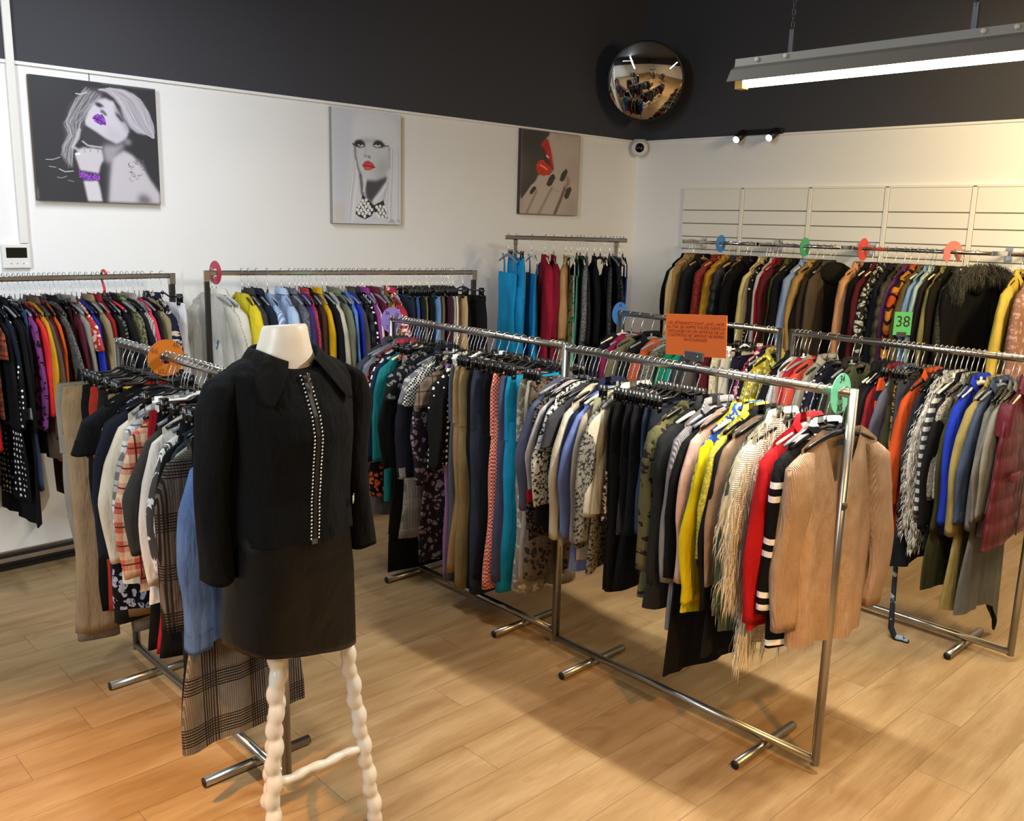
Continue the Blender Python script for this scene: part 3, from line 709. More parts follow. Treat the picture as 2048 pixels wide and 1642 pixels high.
    ('F', 'J', 0.908, 0.56, 'd0c010', '-', 'sunshine yellow coat', 0, 0),
    ('F', 'S', 0.916, 0.69, '3050a8', 'flo:e8e070', 'blue and yellow printed blouse', 0, 0),
    ('F', 'S', 0.954, 0.81, 'a8a038', 'twd:d0c850', 'lime lace blouse', 0, 0),
    ('F', 'J', 1.01, 0.41, '18181c', '-', 'black blazer coat', 0, 0),
    ('F', 'S', 1.023, 0.56, '9c8068', '-', 'tan cardigan', 0, 0),
    ('F', 'S', 1.054, 0.99, 'c8c4b0', '-', 'cream sheer blouse', 0, 0),
    ('F', 'J', 1.03, 0.54, '384838', 'den', 'khaki green jacket', 0, 0),
    ('F', 'S', 1.1, 0.47, 'e4dcc4', 'fri', 'cream fringed jumper', 0, 0),
    ('F', 'J', 1.168, 0.58, 'b81820', '-', 'scarlet red coat', 0, 0),
    ('F', 'S', 1.232, 0.52, '141416', 'bnd:e8e8e8', 'black cardigan with white bands', 0, 0),
    ('F', 'S', 1.2, 0.57, 'd0c8c4', '-', 'pale pink long top', 0, 0),
    ('G1', 'S', 0.101, 1.03, '8c1c48', '-', 'raspberry pink top', 0, 0),
    ('G1', 'S', 0.176, 1.04, '706a50', '-', 'khaki green shirt', 0, 0),
    ('G1', 'S', 0.258, 1.06, '1a1a1e', '-', 'black fine top', 0, 0),
    ('G1', 'S', 0.353, 1.07, 'b85430', '-', 'orange collared shirt', 0, 0),
    ('G1', 'S', 0.44, 0.99, '7c7c70', 'twd:20241c', 'black and white speckled coat', 0, 0),
    ('G1', 'S', 0.521, 0.98, '107850', '-', 'emerald green top', 0, 0),
    ('G1', 'S', 0.585, 0.99, '18806c', '-', 'teal top', 0, 0),
    ('G1', 'S', 0.641, 0.99, '38383c', '-', 'dark grey top', 0, 0),
    ('G1', 'S', 0.702, 1.0, '4c4440', '-', 'brown grey knit', 0, 0),
    ('G1', 'P', 0.773, 1.01, '781c24', 'chk:1c1414', 'red gingham trousers', 0, 0),
    ('G1', 'P', 0.845, 0.93, 'c0b088', 'twd:e0d4b0', 'cream lace trousers', 0, 0),
    ('G1', 'P', 0.913, 0.95, 'd0c8b0', '-', 'ivory trousers', 0, 0),
    ('G1', 'P', 0.972, 0.9, '1c1c34', '-', 'midnight navy trousers', 0, 0),
    ('G1', 'S', 1.078, 0.93, '8c2040', 'flo:e0a0a8', 'burgundy floral blouse', 0, 0),
    ('G1', 'S', 1.092, 0.93, '1c1c28', 'dot:d0d0d0', 'black blouse with small dots', 0, 0),
    ('G1', 'S', 1.121, 0.94, 'a8982c', 'flo:e0d878', 'yellow flower-print top', 0, 0),
    ('G2', 'S', -0.037, 0.92, '1a181c', '-', 'black knit top', 0, 0),
    ('G2', 'S', -0.007, 0.92, 'd0d4dc', '-', 'white cotton shirt', 0, 0),
    ('G2', 'S', 0.038, 0.93, 'b89c88', 'knt', 'dusty pink jumper', 0, 0),
    ('G2', 'S', 0.098, 0.92, 'b01c28', '-', 'cherry red cardigan', 0, 0),
    ('G2', 'S', 0.157, 0.93, 'c84c3c', '-', 'coral orange top', 0, 0),
    ('G2', 'S', 0.211, 0.91, '908c7c', '-', 'grey beige top', 0, 0),
    ('G2', 'S', 0.26, 0.92, '1a1c30', 'dot:b8bccc', 'navy blouse with white print', 0, 0),
    ('G2', 'J', 0.344, 0.89, '2c2620', '-', 'dark brown leather jacket', 0, 0),
    ('G2', 'S', 0.382, 0.89, '4c5038', '-', 'olive tee', 0, 0),
    ('G2', 'J', 0.503, 0.77, '121014', '-', 'black wool coat', 0, 0),
    ('G2', 'J', 0.54, 0.78, '0e0e10', '-', 'black dress coat', 0, 0),
    ('G2', 'S', 0.577, 0.81, '781820', '-', 'deep red top', 0, 0),
    ('G2', 'S', 0.61, 0.81, '484858', 'den', 'grey blue denim shirt', 0, 0),
    ('G2', 'P', 0.603, 0.79, 'd0c8bc', 'ptw', 'black and orange patchwork scarf top', 0, 0),
    ('G2', 'P', 0.629, 0.78, '3c3c28', '-', 'olive green trousers', 0, 0),
    ('G2', 'P', 0.662, 0.88, '8c6c28', 'leo:201810', 'leopard print trousers', 0, 0),
    ('G2', 'P', 0.691, 0.79, '30343c', 'den', 'dark blue jeans', 0, 0),
    ('G2', 'S', 0.754, 0.51, 'b04418', '-', 'rust orange jumper', 0, 0),
    ('G2', 'S', 0.785, 0.61, '2c2c30', '-', 'charcoal cardigan', 0, 0),
    ('G2', 'Q', 0.842, 0.54, 'b8b4ac', 'fur:504c48', 'grey leopard faux-fur coat', 0, 0),
    ('G2', 'S', 0.863, 0.53, 'b0b0ac', 'st:2c2c2c', 'black and white striped jumper', 0, 0),
    ('G2', 'J', 0.899, 0.52, '141418', '-', 'black winter coat', 0, 0),
    ('G2', 'S', 0.919, 0.76, '6c6860', 'twd:a8a498', 'grey lace top', 0, 0),
    ('G2', 'J', 0.811, 0.4, '1c1e2c', '-', 'long navy coat', 0, 0),
    ('G2', 'J', 0.948, 0.33, '38381c', '-', 'long olive coat', 0, 0),
    ('G2', 'S', 0.973, 0.59, '1830a0', '-', 'vivid royal blue jumper', 0, 0),
    ('G2', 'J', 1.043, 0.25, '8c7c48', '-', 'long khaki quilted coat', 0, 0),
    ('G2', 'S', 1.047, 0.66, '303c50', 'den', 'indigo denim shirt', 0, 0),
    ('G2', 'D', 1.099, 0.24, '5c5c58', '-', 'grey asymmetric dress', 0, 0),
    ('G2', 'S', 1.149, 0.73, '7c7868', '-', 'stone grey jumper', 0, 0),
    ('L', 'P', -0.049, 0.15, '8c8478', '-', 'grey beige trousers', 0, 0),
    ('L', 'P', 0.078, 0.22, '9c8464', '-', 'sandy trousers', 0, 0),
    ('L', 'T', 0.383, 0.99, '121214', '-', 'black short-sleeved blouse', 0, 0),
    ('L', 'D', 0.492, 0.45, '121216', 'flo:a0a0b0', 'black dress with white print', 0, 0),
    ('L', 'S', 0.611, 0.59, 'd8ccb4', '-', 'cream long-sleeved shirt', 0, 0),
    ('L', 'P', 0.169, 0.32, 'a83020', '-', 'brick red trousers', 0, 0),
    ('L', 'S', 0.717, 0.59, 'c05c48', 'pla:e0c8a0', 'coral plaid shirt', 0, 0),
    ('L', 'P', 0.367, 0.36, '8c7450', '-', 'tan trousers', 0, 0),
    ('L', 'S', 0.836, 0.81, '3c3a36', '-', 'dark olive cardigan', 0, 0),
    ('L', 'D', 0.907, 0.62, 'dcd4c8', '-', 'white long dress', 0, 0),
    ('L', 'S', 0.957, 0.76, '484644', 'str:d8d4cc', 'black and white feather jumper', 0, 0),
    ('L', 'P', 0.632, 0.32, '121214', '-', 'black velvet trousers', 0, 0),
    ('L', 'S', 1.042, 0.78, '121214', '-', 'black knit cardigan', 0, 0),
    ('L', 'J', 1.16, 0.64, '6c6056', 'hou:1c1814', 'houndstooth wool jacket', 0, 0),
    ('L', 'P', 0.752, 0.36, 'a01420', '-', 'poppy red trousers', 0, 0),
    ('L', 'J', 1.292, 0.62, '4c6690', 'den', 'light blue denim jacket', 0, 0),
    ('L', 'S', 1.1, 0.65, '8c9480', '-', 'sage green shirt', 0, 0),
    ('L', 'K', 1.205, 0.05, '101012', '-', 'long black skirt', 0, 1.0),
    ('L', 'K', 1.235, 0.14, '8c8070', 'gle:241c18', 'glen check long skirt', 3, 1.02),
    ('W1', 'J', -0.022, 0.88, '141618', '-', 'black wool long coat', 0, 0),
    ('W1', 'J', 0.021, 0.89, 'c8b890', '-', 'cream wool coat', 0, 0),
    ('W1', 'J', 0.077, 0.9, 'a88450', '-', 'camel coat', 0, 0),
    ('W1', 'J', 0.176, 0.91, '26262a', '-', 'black leather jacket', 0, 0),
    ('W1', 'J', 0.322, 0.93, '701c1c', 'twd:a04038', 'dark red tweed coat', 0, 0),
    ('W1', 'J', 0.412, 0.94, 'b88420', '-', 'mustard scarf jacket', 0, 0),
    ('W1', 'Q', 0.496, 0.95, '24282a', '-', 'dark green puffer jacket', 0, 0),
    ('W1', 'J', 0.572, 0.96, 'b08040', 'pla:3c2014', 'tan checked coat', 0, 0),
    ('W1', 'J', 0.644, 0.97, '100e0e', '-', 'black hooded coat', 0, 0),
    ('W2', 'J', -0.02, 0.98, 'd8c880', '-', 'pale yellow jacket', 0, 0),
    ('W2', 'J', 0.041, 0.98, 'c8a878', '-', 'beige cream coat', 0, 0),
    ('W2', 'J', 0.083, 0.99, '1c181c', 'dot:c8c0b0', 'black spotted coat', 0, 0),
    ('W2', 'J', 0.12, 0.99, 'b8b4b8', '-', 'light grey coat', 0, 0),
    ('W2', 'J', 0.155, 1.0, 'b81018', '-', 'bright red coat', 0, 0),
    ('W2', 'J', 0.195, 1.0, '5c2024', '-', 'maroon coat', 0, 0),
    ('W2', 'J', 0.249, 1.01, '50581c', '-', 'moss green coat', 0, 0),
    ('W2', 'J', 0.314, 1.02, '141218', '-', 'dark navy coat', 0, 0),
    ('W2', 'J', 0.378, 0.95, '8ca0c0', '-', 'powder blue coat', 0, 0),
    ('W2', 'J', 0.442, 1.03, 'b08848', '-', 'tan suede coat', 0, 0),
    ('W2', 'J', 0.496, 1.04, '3c3024', '-', 'dark brown coat', 0, 0),
    ('W2', 'J', 0.55, 1.05, '544838', '-', 'taupe brown coat', 0, 0),
    ('W2', 'H', 0.63, 1.06, '201e16', '-', 'black hooded coat', -22, 0),
    ('W3', 'J', 0.013, 0.93, 'd09868', '-', 'peach wool coat', 0, 0),
    ('W3', 'J', 0.114, 0.95, '181214', '-', 'black coat', 0, 0),
    ('W3', 'J', 0.16, 0.95, '581820', '-', 'burgundy coat', 0, 0),
    ('W3', 'J', 0.212, 0.96, '2c2c28', 'flo:b8b8a8', 'black and white patterned coat', 0, 0),
    ('W3', 'J', 0.278, 0.97, '24222c', '-', 'dark blue coat', 0, 0),
    ('W3', 'Q', 0.341, 0.98, '3c3c28', '-', 'olive puffer coat', 0, 0),
    ('W3', 'J', 0.38, 0.99, '5c2c60', '-', 'purple coat', 0, 0),
    ('W3', 'J', 0.433, 0.99, 'c08030', 'azt', 'orange aztec-pattern coat', 0, 0),
    ('W3', 'J', 0.483, 1.0, '5c5034', '-', 'olive brown coat', 0, 0),
    ('W3', 'J', 0.522, 1.01, '6c8cb0', 'den', 'light denim jacket', 0, 0),
    ('W3', 'J', 0.543, 1.08, 'a8c0c0', '-', 'icy blue coat', 0, 0),
    ('W3', 'J', 0.591, 1.08, '2c241c', '-', 'dark chocolate coat', 0, 0),
    ('W3', 'J', 0.627, 1.09, '807848', '-', 'olive cream-lined jacket', 0, 0),
    ('W3', 'J', 0.662, 1.09, '241c14', '-', 'black brown coat', 0, 0),
    ('W3', 'J', 0.718, 1.03, '2c2c20', 'twd:484838', 'charcoal tweed coat', 0, 0),
    ('W3', 'H', 0.81, 0.98, '14120e', '-', 'black parka with grey fur hood', -14, 0),
    ('W4', 'J', 0.02, 1.02, 'd8bc50', '-', 'pale yellow raincoat', 0, 0),
    ('W4', 'J', 0.129, 1.04, '98705c', 'flo:b8948c', 'brown lace coat', 0, 0),
    ('C', 'D', 0.56, 0.7, '141416', 'twd:303034', 'black beaded long dress', 16, 0),
    ('C', 'V', 0.7, 0.7, '101014', '-', 'plain black slip dress', 14, 0),
    ('C', 'D', 0.8, 0.7, '18181c', 'lea:404044', 'black brocade dress', 12, 0),
    ('C', 'V', 0.86, 0.75, '141a38', '-', 'dark blue satin gown', 10, 0),
    ('C', 'D', 0.36, 0.7, '7c1428', '-', 'deep crimson long dress', 6, 0),
    ('C', 'V', 0.2, 0.8, '1c8cc8', '-', 'second turquoise dress', 14, 0),
    ('F', 'U', 1.292, 0.54, 'b4967a', 'knt', 'beige chunky cardigan', -9, 0),
    ('G2', 'G', 1.165, 0.6, '5c1620', '-', 'burgundy padded gilet', 0, 0),
    ('G2', 'S', 1.13, 0.62, '68645c', '-', 'grey marl jersey top', 0, 0),
    ('A', 'P', 1.345, 0.62, 'd8d8dc', '-', 'white trousers', 22, 0),
    ('A', 'P', 0.02, 0.5, '1c1c20', '-', 'black slim trousers', 0, 0),
    ('A', 'J', 0.08, 0.6, '2c2c34', '-', 'slate coat', 0, 0),
    ('A', 'S', 0.15, 0.8, '5c2c28', '-', 'brick jumper', 0, 0),
    ('A', 'S', 0.22, 0.8, '201c20', '-', 'black turtleneck jumper', 0, 0),
    ('A', 'D', 0.3, 0.5, '30283c', 'flo:786080', 'plum floral dress', 0, 0),
    ('A', 'P', 0.36, 0.6, '24242c', '-', 'charcoal trousers', 0, 0),
    ('E', 'S', 0.04, 0.7, '3c3c44', '-', 'dark grey hoodie', 0, 0),
    ('E', 'S', 0.09, 0.7, '707480', '-', 'mid grey jumper', 0, 0),
    ('E', 'P', 0.6, 0.45, '1c1c22', '-', 'ink blue trousers', 0, 0),
    ('F', 'S', 0.035, 0.75, '54586c', '-', 'blue grey cardigan', 0, 0),
    ('F', 'P', 0.52, 0.5, '14141a', '-', 'black wide trousers', 0, 0),
    ('F', 'P', 0.62, 0.6, '1c2030', 'den', 'indigo jeans', 0, 0),
    ('L', 'P', 0.12, 0.3, '141414', '-', 'black cotton trousers', 0, 0),
    ('L', 'P', 0.25, 0.3, '2c2824', '-', 'dark brown trousers', 0, 0),
    ('L', 'P', 0.33, 0.35, '1c1c1c', '-', 'charcoal trousers', 0, 0),
    ('L', 'S', 0.53, 0.7, '1c2030', '-', 'navy jumper', 0, 0),
    ('L', 'S', 0.66, 0.65, 'd8d8d8', 'pla:404040', 'black and white checked shirt', 0, 0),
    ('L', 'P', 0.79, 0.35, '101014', '-', 'black satin trousers', 0, 0),
    ('L', 'P', 0.88, 0.32, '181818', '-', 'black corduroy trousers', 0, 0),
    ('L', 'P', 0.98, 0.4, '202028', '-', 'midnight trousers', 0, 0),
    ('L', 'S', 1.09, 0.7, '202020', '-', 'black hooded top', 0, 0),
    ('L', 'P', 1.04, 0.35, '10100e', '-', 'black knit trousers', 0, 0),
    ('L', 'S', 1.07, 0.8, '303840', '-', 'slate blue cardigan', 0, 0),
    ('G2', 'S', 0.56, 0.7, '201c20', '-', 'black jersey top', 0, 0),
    ('G2', 'P', 0.84, 0.5, '14141a', '-', 'black skinny trousers', 0, 0),
    ('G1', 'S', 0.02, 0.7, '20202c', '-', 'ink blue top', 0, 0),
]
# rack, kind, place along the bar, hem height, colour, pattern, description, turn, length
import zlib
def hash_seed(s): return zlib.crc32(s.encode())
NOUN = {'P': 'trousers', 'K': 'skirt', 'D': 'dress', 'V': 'dress', 'J': 'jacket', 'H': 'coat', 'Q': 'jacket', 'S': 'top', 'T': 'top', 'U': 'cardigan', 'G': 'gilet'}
def catof(desc, k):
    for wd in ('trousers', 'jeans', 'chinos', 'skirt', 'dress', 'gown', 'coat', 'jacket', 'blazer', 'parka', 'raincoat', 'shirt', 'blouse', 'jumper', 'cardigan', 'waistcoat', 'tunic', 'gilet', 'tee', 'knit'):
        if wd in desc.split(): return {'chinos': 'trousers', 'gown': 'dress', 'parka': 'coat', 'raincoat': 'coat', 'blazer': 'jacket', 'knit': 'jumper', 'tee': 't-shirt'}.get(wd, wd)
    return NOUN[k]
def gar(kind, *a, **k):
    if kind == 'G':
        return gilet(*a, **k)
    return garment(kind, *a, **k)
def gilet(L, col, pat, seed, th, Ls=None, opts=None):
    rg = random.Random(seed); root = empty('padded_gilet'); mat = cloth(col, pat, True)
    V, F = shell(rg, L, .225, .26, .29, .03, nw=.075, fd=.06, drop=.05, amp=.003, puff=.098, nu=48)
    mesh('body', V, F, mat, root)
    mesh('collar', *collar(rg, .078, .03, .05, h=.05), mat, root)
    for s in (-1, 1):
        P = [(s * .22, 0, -.055), (s * .235, 0, -.1), (s * .235, 0, -.2)]
        mesh('armhole_edge', *limb(rg, P, [.012] * 3, [.03, .034, .03], nr=10, ns=8, lip=False), mat, root)
    for s in (-1, 1):
        MB().box((s * .13 - .055, -.047, -.41), (s * .13 + .055, -.036, -.37)).build('pocket_flap', mat, root, bevel=.004)
    MB().cyl((0, -.036, -.06), (0, -.038, -L + .01), .003, n=6).build('zip', M['pewter'], root)
    return root
rr = random.Random(11)
ALL = {}
for key, rk in RACKS.items():
    its = sorted([d for d in DATA if d[0] == key], key=lambda d: d[2])
    L = rk['L']; lo, hi = .028, L - .028
    pos = [min(hi, max(lo, d[2])) for d in its]; mg = min(.024, (hi - lo) / max(1, len(its)) * .8)
    for _ in range(60):
        for i in range(len(pos) - 1):
            g = pos[i + 1] - pos[i]
            if g < mg: e = (mg - g) / 2; pos[i] = max(lo, pos[i] - e); pos[i + 1] = min(hi, pos[i + 1] + e)
    p0 = Vector(rk['p0']); u = Vector(rk['u']); n = Vector(rk['n']); ang = math.atan2(-n.y, -n.x)
    for i, d in enumerate(its):
        _, k, s, zb, col, pat, desc, yaw, ln = d[:9]
        s = pos[i]
        ga = s - (pos[i - 1] if i else s - .08); gb = (pos[i + 1] if i < len(its) - 1 else s + .08) - s
        th = .46 * min(.085, (ga + gb) / 2 + .004)
        clip = k in 'PK'
        zt = rk['z'] - (.148 if clip else .118)
        Lg = ln or zt - zb
        if rk['occl']: Lg = max(Lg, {'P': .98, 'K': .55, 'D': .95, 'V': .95, 'J': .8, 'H': .9, 'Q': .7}.get(k, .6) + rr.uniform(-.04, .06))
        Lg = min(max(Lg, {'T': .45, 'S': .5, 'K': .3, 'P': .5}.get(k, .5)), zt - .06)
        yw = math.radians((yaw or rk['yaw']) + rr.uniform(-4, 4))
        P = p0 + u * s
        loc = (P.x, P.y, zt)
        opts = {}
        if desc == 'grey dress': pass
        if 'with grey cuffs' in desc: opts['cuff'] = '8c8c8c'
        if 'red cuffs' in desc: opts['cuff'] = 'b02028'
        if 'asymmetric' in desc: opts['asym'] = .22
        if desc == 'long black skirt': opts['w'] = .09; opts['flare'] = 1.9
        if desc == 'glen check long skirt': opts['w'] = .125; opts['flare'] = 1.9
        if desc in ('black cardigan with white bands', 'pale pink long top', 'scarlet red coat'): opts['out'] = .05
        seed = hash_seed(key + desc)
        Ls = None
        if k == 'T': pass
        elif k in 'SD': Ls = min(Lg, .62 + rr.uniform(-.04, .03))
        g = gar(k, Lg, col, pat, seed, th, Ls, opts)
        if key == 'L' and desc in ('grey beige trousers', 'sandy trousers', 'light blue denim jacket'): loc = (loc[0] - .07, loc[1], loc[2])
        if desc == 'light blue denim jacket': g.scale.x = .84
        if desc == 'houndstooth wool jacket': g.scale.x = 1.16
        if desc == 'pale pink long top': g.scale.x = .8
        if k == 'U': g.scale.x = .88
        if key[0] == 'W': g.scale.x = 1.12
        if desc in ('glen check long skirt', 'long black skirt'): loc = (loc[0] - (.1 if desc[0] == 'g' else .14), loc[1], loc[2])
        g.location = loc; g.rotation_euler = (0, 0, ang + yw)
        near = its[i - 1][6] if i else None
        lab = f"{desc} on {rk['name']}"
        extra = f", right of {near}" if near else ", leftmost there"
        if len((lab + extra).split()) <= 16: lab += extra
        lab = lab.replace('  ', ' ')
        tag(g, lab, catof(desc, k), rk['group'])
        hc = 'black' if clip else rr.choice(rk['hang'])
        if clip and rr.random() < .07: hc = 'white'
        if 'camel coat' in desc or desc == 'cream wool coat': hc = 'wooden'
        put_hanger((P.x, P.y, rk['z']), ang + yw * .9, clip, hc,
                   f"{hc} {'clip ' if clip else ''}hanger holding {desc} on {rk['name']}", 'hangers on ' + rk['name'])
        ALL[(key, desc)] = g
# details on single garments
def att(key, desc): return ALL[(key, desc)]
def button(parent, x, y, z, r, mat, name='button'):
    MB().cyl((x, y, z), (x, y - .004, z), r, n=14).build(name, mat, parent)
tags = simple('price_tag_card', 'e8e8e4', .7)
def swing_tag(parent, x, y, z, w_=.03, h_=.07):
    MB().box((x - w_ / 2, y - .001, z - h_), (x + w_ / 2, y + .001, z)).build('swing_tag', tags, parent, smooth=False)
swing_tag(att('C', 'crimson tunic dress'), -.03, -.045, -.12, .035, .1)
cg = att('F', 'beige chunky cardigan')
MB().box((-.032, -.012, -.062), (.032, -.009, -.04)).build('neck_label', simple('black_label', '101012', .7), cg, smooth=False)
button(cg, -.005, -.045, -.27, .014, simple('brown_button', '4a3020', .3))
fh = att('W3', 'black parka with grey fur hood')
rgf = random.Random(5)
hv = [(.03 + .21 * math.cos(a) * (1 + .1 * rgf.random()), -.035 + .03 * math.sin(b), -.09 + .085 * math.sin(a) + .03 * rgf.random()) for a in [R_(-25 + i * .5) for i in range(460)] for b in (0, 1.5, 3, 4.5)]
HV2, HF2 = strands(rgf, hv, 7000, .07, .0018, .03)
mesh('fur_trim', HV2, HF2, cloth('5c5a50', 'twd:28261e'), fh)
MB().sweep([(.03 + .21 * math.cos(R_(a)), -.035, -.09 + .085 * math.sin(R_(a))) for a in range(-25, 206, 15)], .034, 8).build('fur_trim_roll', cloth('38362c'), fh)
tagc = simple('green_card', '58b868', .6)
def text_mesh(body, size, mat, parent, M4, ext=.0004, align='CENTER', name='lettering'):
    cu = bpy.data.curves.new('t', 'FONT'); cu.body = body; cu.size = size; cu.align_x = align; cu.align_y = 'CENTER'; cu.extrude = ext; cu.space_line = .95
    o = bpy.data.objects.new('t', cu); COL.objects.link(o)
    me = bpy.data.meshes.new_from_object(o.evaluated_get(bpy.context.evaluated_depsgraph_get()))
    bpy.data.objects.remove(o)
    q = bpy.data.objects.new(name, me); COL.objects.link(q); me.materials.clear(); me.materials.append(mat)
    q.parent = parent; q.matrix_local = M4
    return q
ink = simple('black_ink', '20202c', .6); inkblue = simple('blue_ink', '283880', .6)
FACE = Matrix.Rotation(R_(90), 4, 'X')        # text readable from -Y
# ---------------------------------------------------------------- divider discs
def disc(rack, t, col, label, lines, r=.078, cut=False, tint=.5, up=0, ink_=None, yaw=0):
    rk = RACKS[rack]; u = Vector(rk['u']); n = Vector(rk['n']); P = Vector(rk['p0']) + u * t
    root = empty('size_divider_disc', (P.x, P.y, rk['z'] - .006 + up), math.atan2(-n.y, -n.x) + R_(yaw)); tag(root, label, 'divider')
    n_ = 56; V = []; F = []
    mat = simple('coloured_plastic_disc', col, .4)
    a0, a1 = (0, 360) if not cut else (-140, 150)
    N = n_ if not cut else n_ - 8
    for k in range(n_ + 1):
        a = R_(a0 + (a1 - a0) * k / n_) + R_(90 if cut else 0)
        for rad in (.023, r):
            for y in (-.0012, .0012): V.append((rad * math.cos(a), y, rad * math.sin(a)))
    for k in range(n_):
        b = k * 4; c = b + 4
        F += [(b, b+2, c+2, c), (b+1, c+1, c+3, b+3), (b+2, b+3, c+3, c+2), (b, c, c+1, b+1)]
    mesh('disc_plate', V, F, mat, root, smooth=False)
    for (txt, x, z, rot, sz) in lines:
        text_mesh(txt, sz, ink_ or ink, root, Matrix.Translation((x, -.0018, z)) @ Matrix.Rotation(R_(rot), 4, 'Y') @ FACE)
    return root
disc('E', .0, '8c78c8', 'lilac disc marked 36 on the middle rack far end', [('36', -.03, .038, 0, .03), ('S', .036, .03, -60, .03), ('S', -.03, -.04, 0, .03), ('38', .036, -.036, 20, .03)], r=.07)
disc('F', 1.275, '68c8a0', 'mint green disc at the near end of the front rack', [('34', 0, .05, 0, .036), ('XS', 0, -.05, 0, .034)], r=.07)
disc('G1', .0, '3c78c8', 'blue disc on the far end of the rear steel rack', [('40', 0, .05, 0, .032)], r=.072, ink_=inkblue)
disc('L', .48, 'c87018', 'orange disc on the rack behind the mannequin', [('46', -.045, .03, 10, .034), ('46', .04, .045, 0, .03), ('XL', -.02, -.052, 0, .03)], r=.07, ink_=simple('brown_ink', '8c5014', .6))
disc('B', .05, 'b02840', 'dark red disc at the left end of the black-post rack', [], r=.068, yaw=18)
disc('W1', .335, '3c80d0', 'blue disc on the corner wall rail', [], r=.068)
disc('W2', .345, '38a870', 'green disc on the middle wall rail', [], r=.07)
disc('W3', .045, 'd83828', 'bright red disc on the right wall rail', [], r=.078)
disc('W3', .655, 'd07870', 'salmon pink open-ring disc on the right wall rail', [], r=.078, cut=True, yaw=-24)
# green size card clipped to the denim jacket
def size_card():
    r = empty('size_card', (5.86, 2.49, 1.385), R_(-38)); tag(r, 'green size card reading 38 pinned on the light denim jacket', 'card')
    MB().box((-.06, -.002, -.075), (.06, 0, .075)).build('card_sheet', tagc, r, smooth=False)
    text_mesh('38', .1, ink, r, Matrix.Translation((0, -.0026, .01)) @ FACE)
    MB().box((-.035, -.004, -.085), (.03, -.002, -.055)).build('clip_plate', M['pewter'], r, smooth=False)
size_card()
# orange notice on a clamp that stands up from the front rack
def sign():
    r = empty('paper_sign', SIGN[0], R_(SIGN[1])); tag(r, 'orange handwritten paper sign in a clamp on the front rack', 'sign')
    Mt = Matrix.Rotation(R_(-3.5), 4, 'Y')
    p = MB().box((-.14, -.001, -.08), (.14, .001, .08)).build('paper_sheet', simple('orange_paper', 'd86414', .65), r, smooth=False); p.matrix_local = Mt
    t = text_mesh('LES VÊTEMENTS SONT LAVÉ LAINE\nLA TVA. EN APPTE TOUTE DANS LA\nDECLARÉE OU UN ARTICLE DE LA\nCONTRÔLE NE SERONT NI REPRIS\nNI ÉCHANGÉS', .0168, simple('sign_ink', 'a03808', .7), r, Mt @ Matrix.Translation((0, -.0018, .014)) @ FACE, name='handwriting')
    MB().box((-.042, -.006, -.098), (.042, .006, -.062)).build('clamp', M['pewter'], r, smooth=False, bevel=.002)
    MB().cyl((.02, -.0065, -.08), (.02, -.009, -.08), .004, n=10).build('clamp_screw', M['chrome'], r)
    MB().cyl((0, 0, -.098), (0, 0, SIGN[2]), .003, n=8).build('clamp_rod', M['chrome'], r)
SIGN = ((2.9, 2.02, 1.548), -90, -.125)
sign()

# ---------------------------------------------------------------- mannequin on a turned stool
MX, MY = 1.285, 2.28
plaster = simple('cream_mannequin_shell', 'e6dccb', .38, **{'Subsurface_Weight': .05})
def mannequin():
    r = empty('mannequin', (MX, MY, 0)); tag(r, 'headless cream mannequin torso sitting on a turned stool', 'mannequin')
    mb = MB(); prof = []
    secs = [(.68, .11, .08, 0), (.76, .155, .105, 0), (.90, .165, .11, 0), (1.03, .125, .09, 0), (1.12, .125, .09, 0), (1.25, .15, .105, -.012), (1.33, .16, .118, -.02), (1.42, .165, .1, -.008), (1.50, .155, .085, 0), (1.535, .12, .075, .005), (1.56, .092, .074, .005), (1.585, .08, .07, .003), (1.615, .071, .066, 0), (1.645, .064, .062, -.002), (1.655, .058, .057, -.002), (1.6555, .0, .0, -.002)]
    V = []; F = []; n = 36
    for z, a, b, o in secs:
        for k in range(n):
            t = 2 * math.pi * k / n
            tl = .35 * max(0, (z - 1.62)) if False else 0
            V.append((a * math.cos(t), b * math.sin(t) + o, z - .12 * (b * math.sin(t) * -1) * (1 if z > 1.63 else 0) * -1))
    for j in range(len(secs) - 1):
        for k in range(n): k2 = (k + 1) % n; F.append((j*n+k, j*n+k2, (j+1)*n+k2, (j+1)*n+k))
    mesh('torso', V, F, plaster, r)
mannequin()
def fy(z):   # how far the front of the jacket stands forward at height z
    zs = [1.05, 1.10, 1.17, 1.27, 1.36, 1.42, 1.50, 1.56]; f = [.14, .14, .138, .15, .168, .16, .125, .09]
    return float(np.interp(z, zs, f))
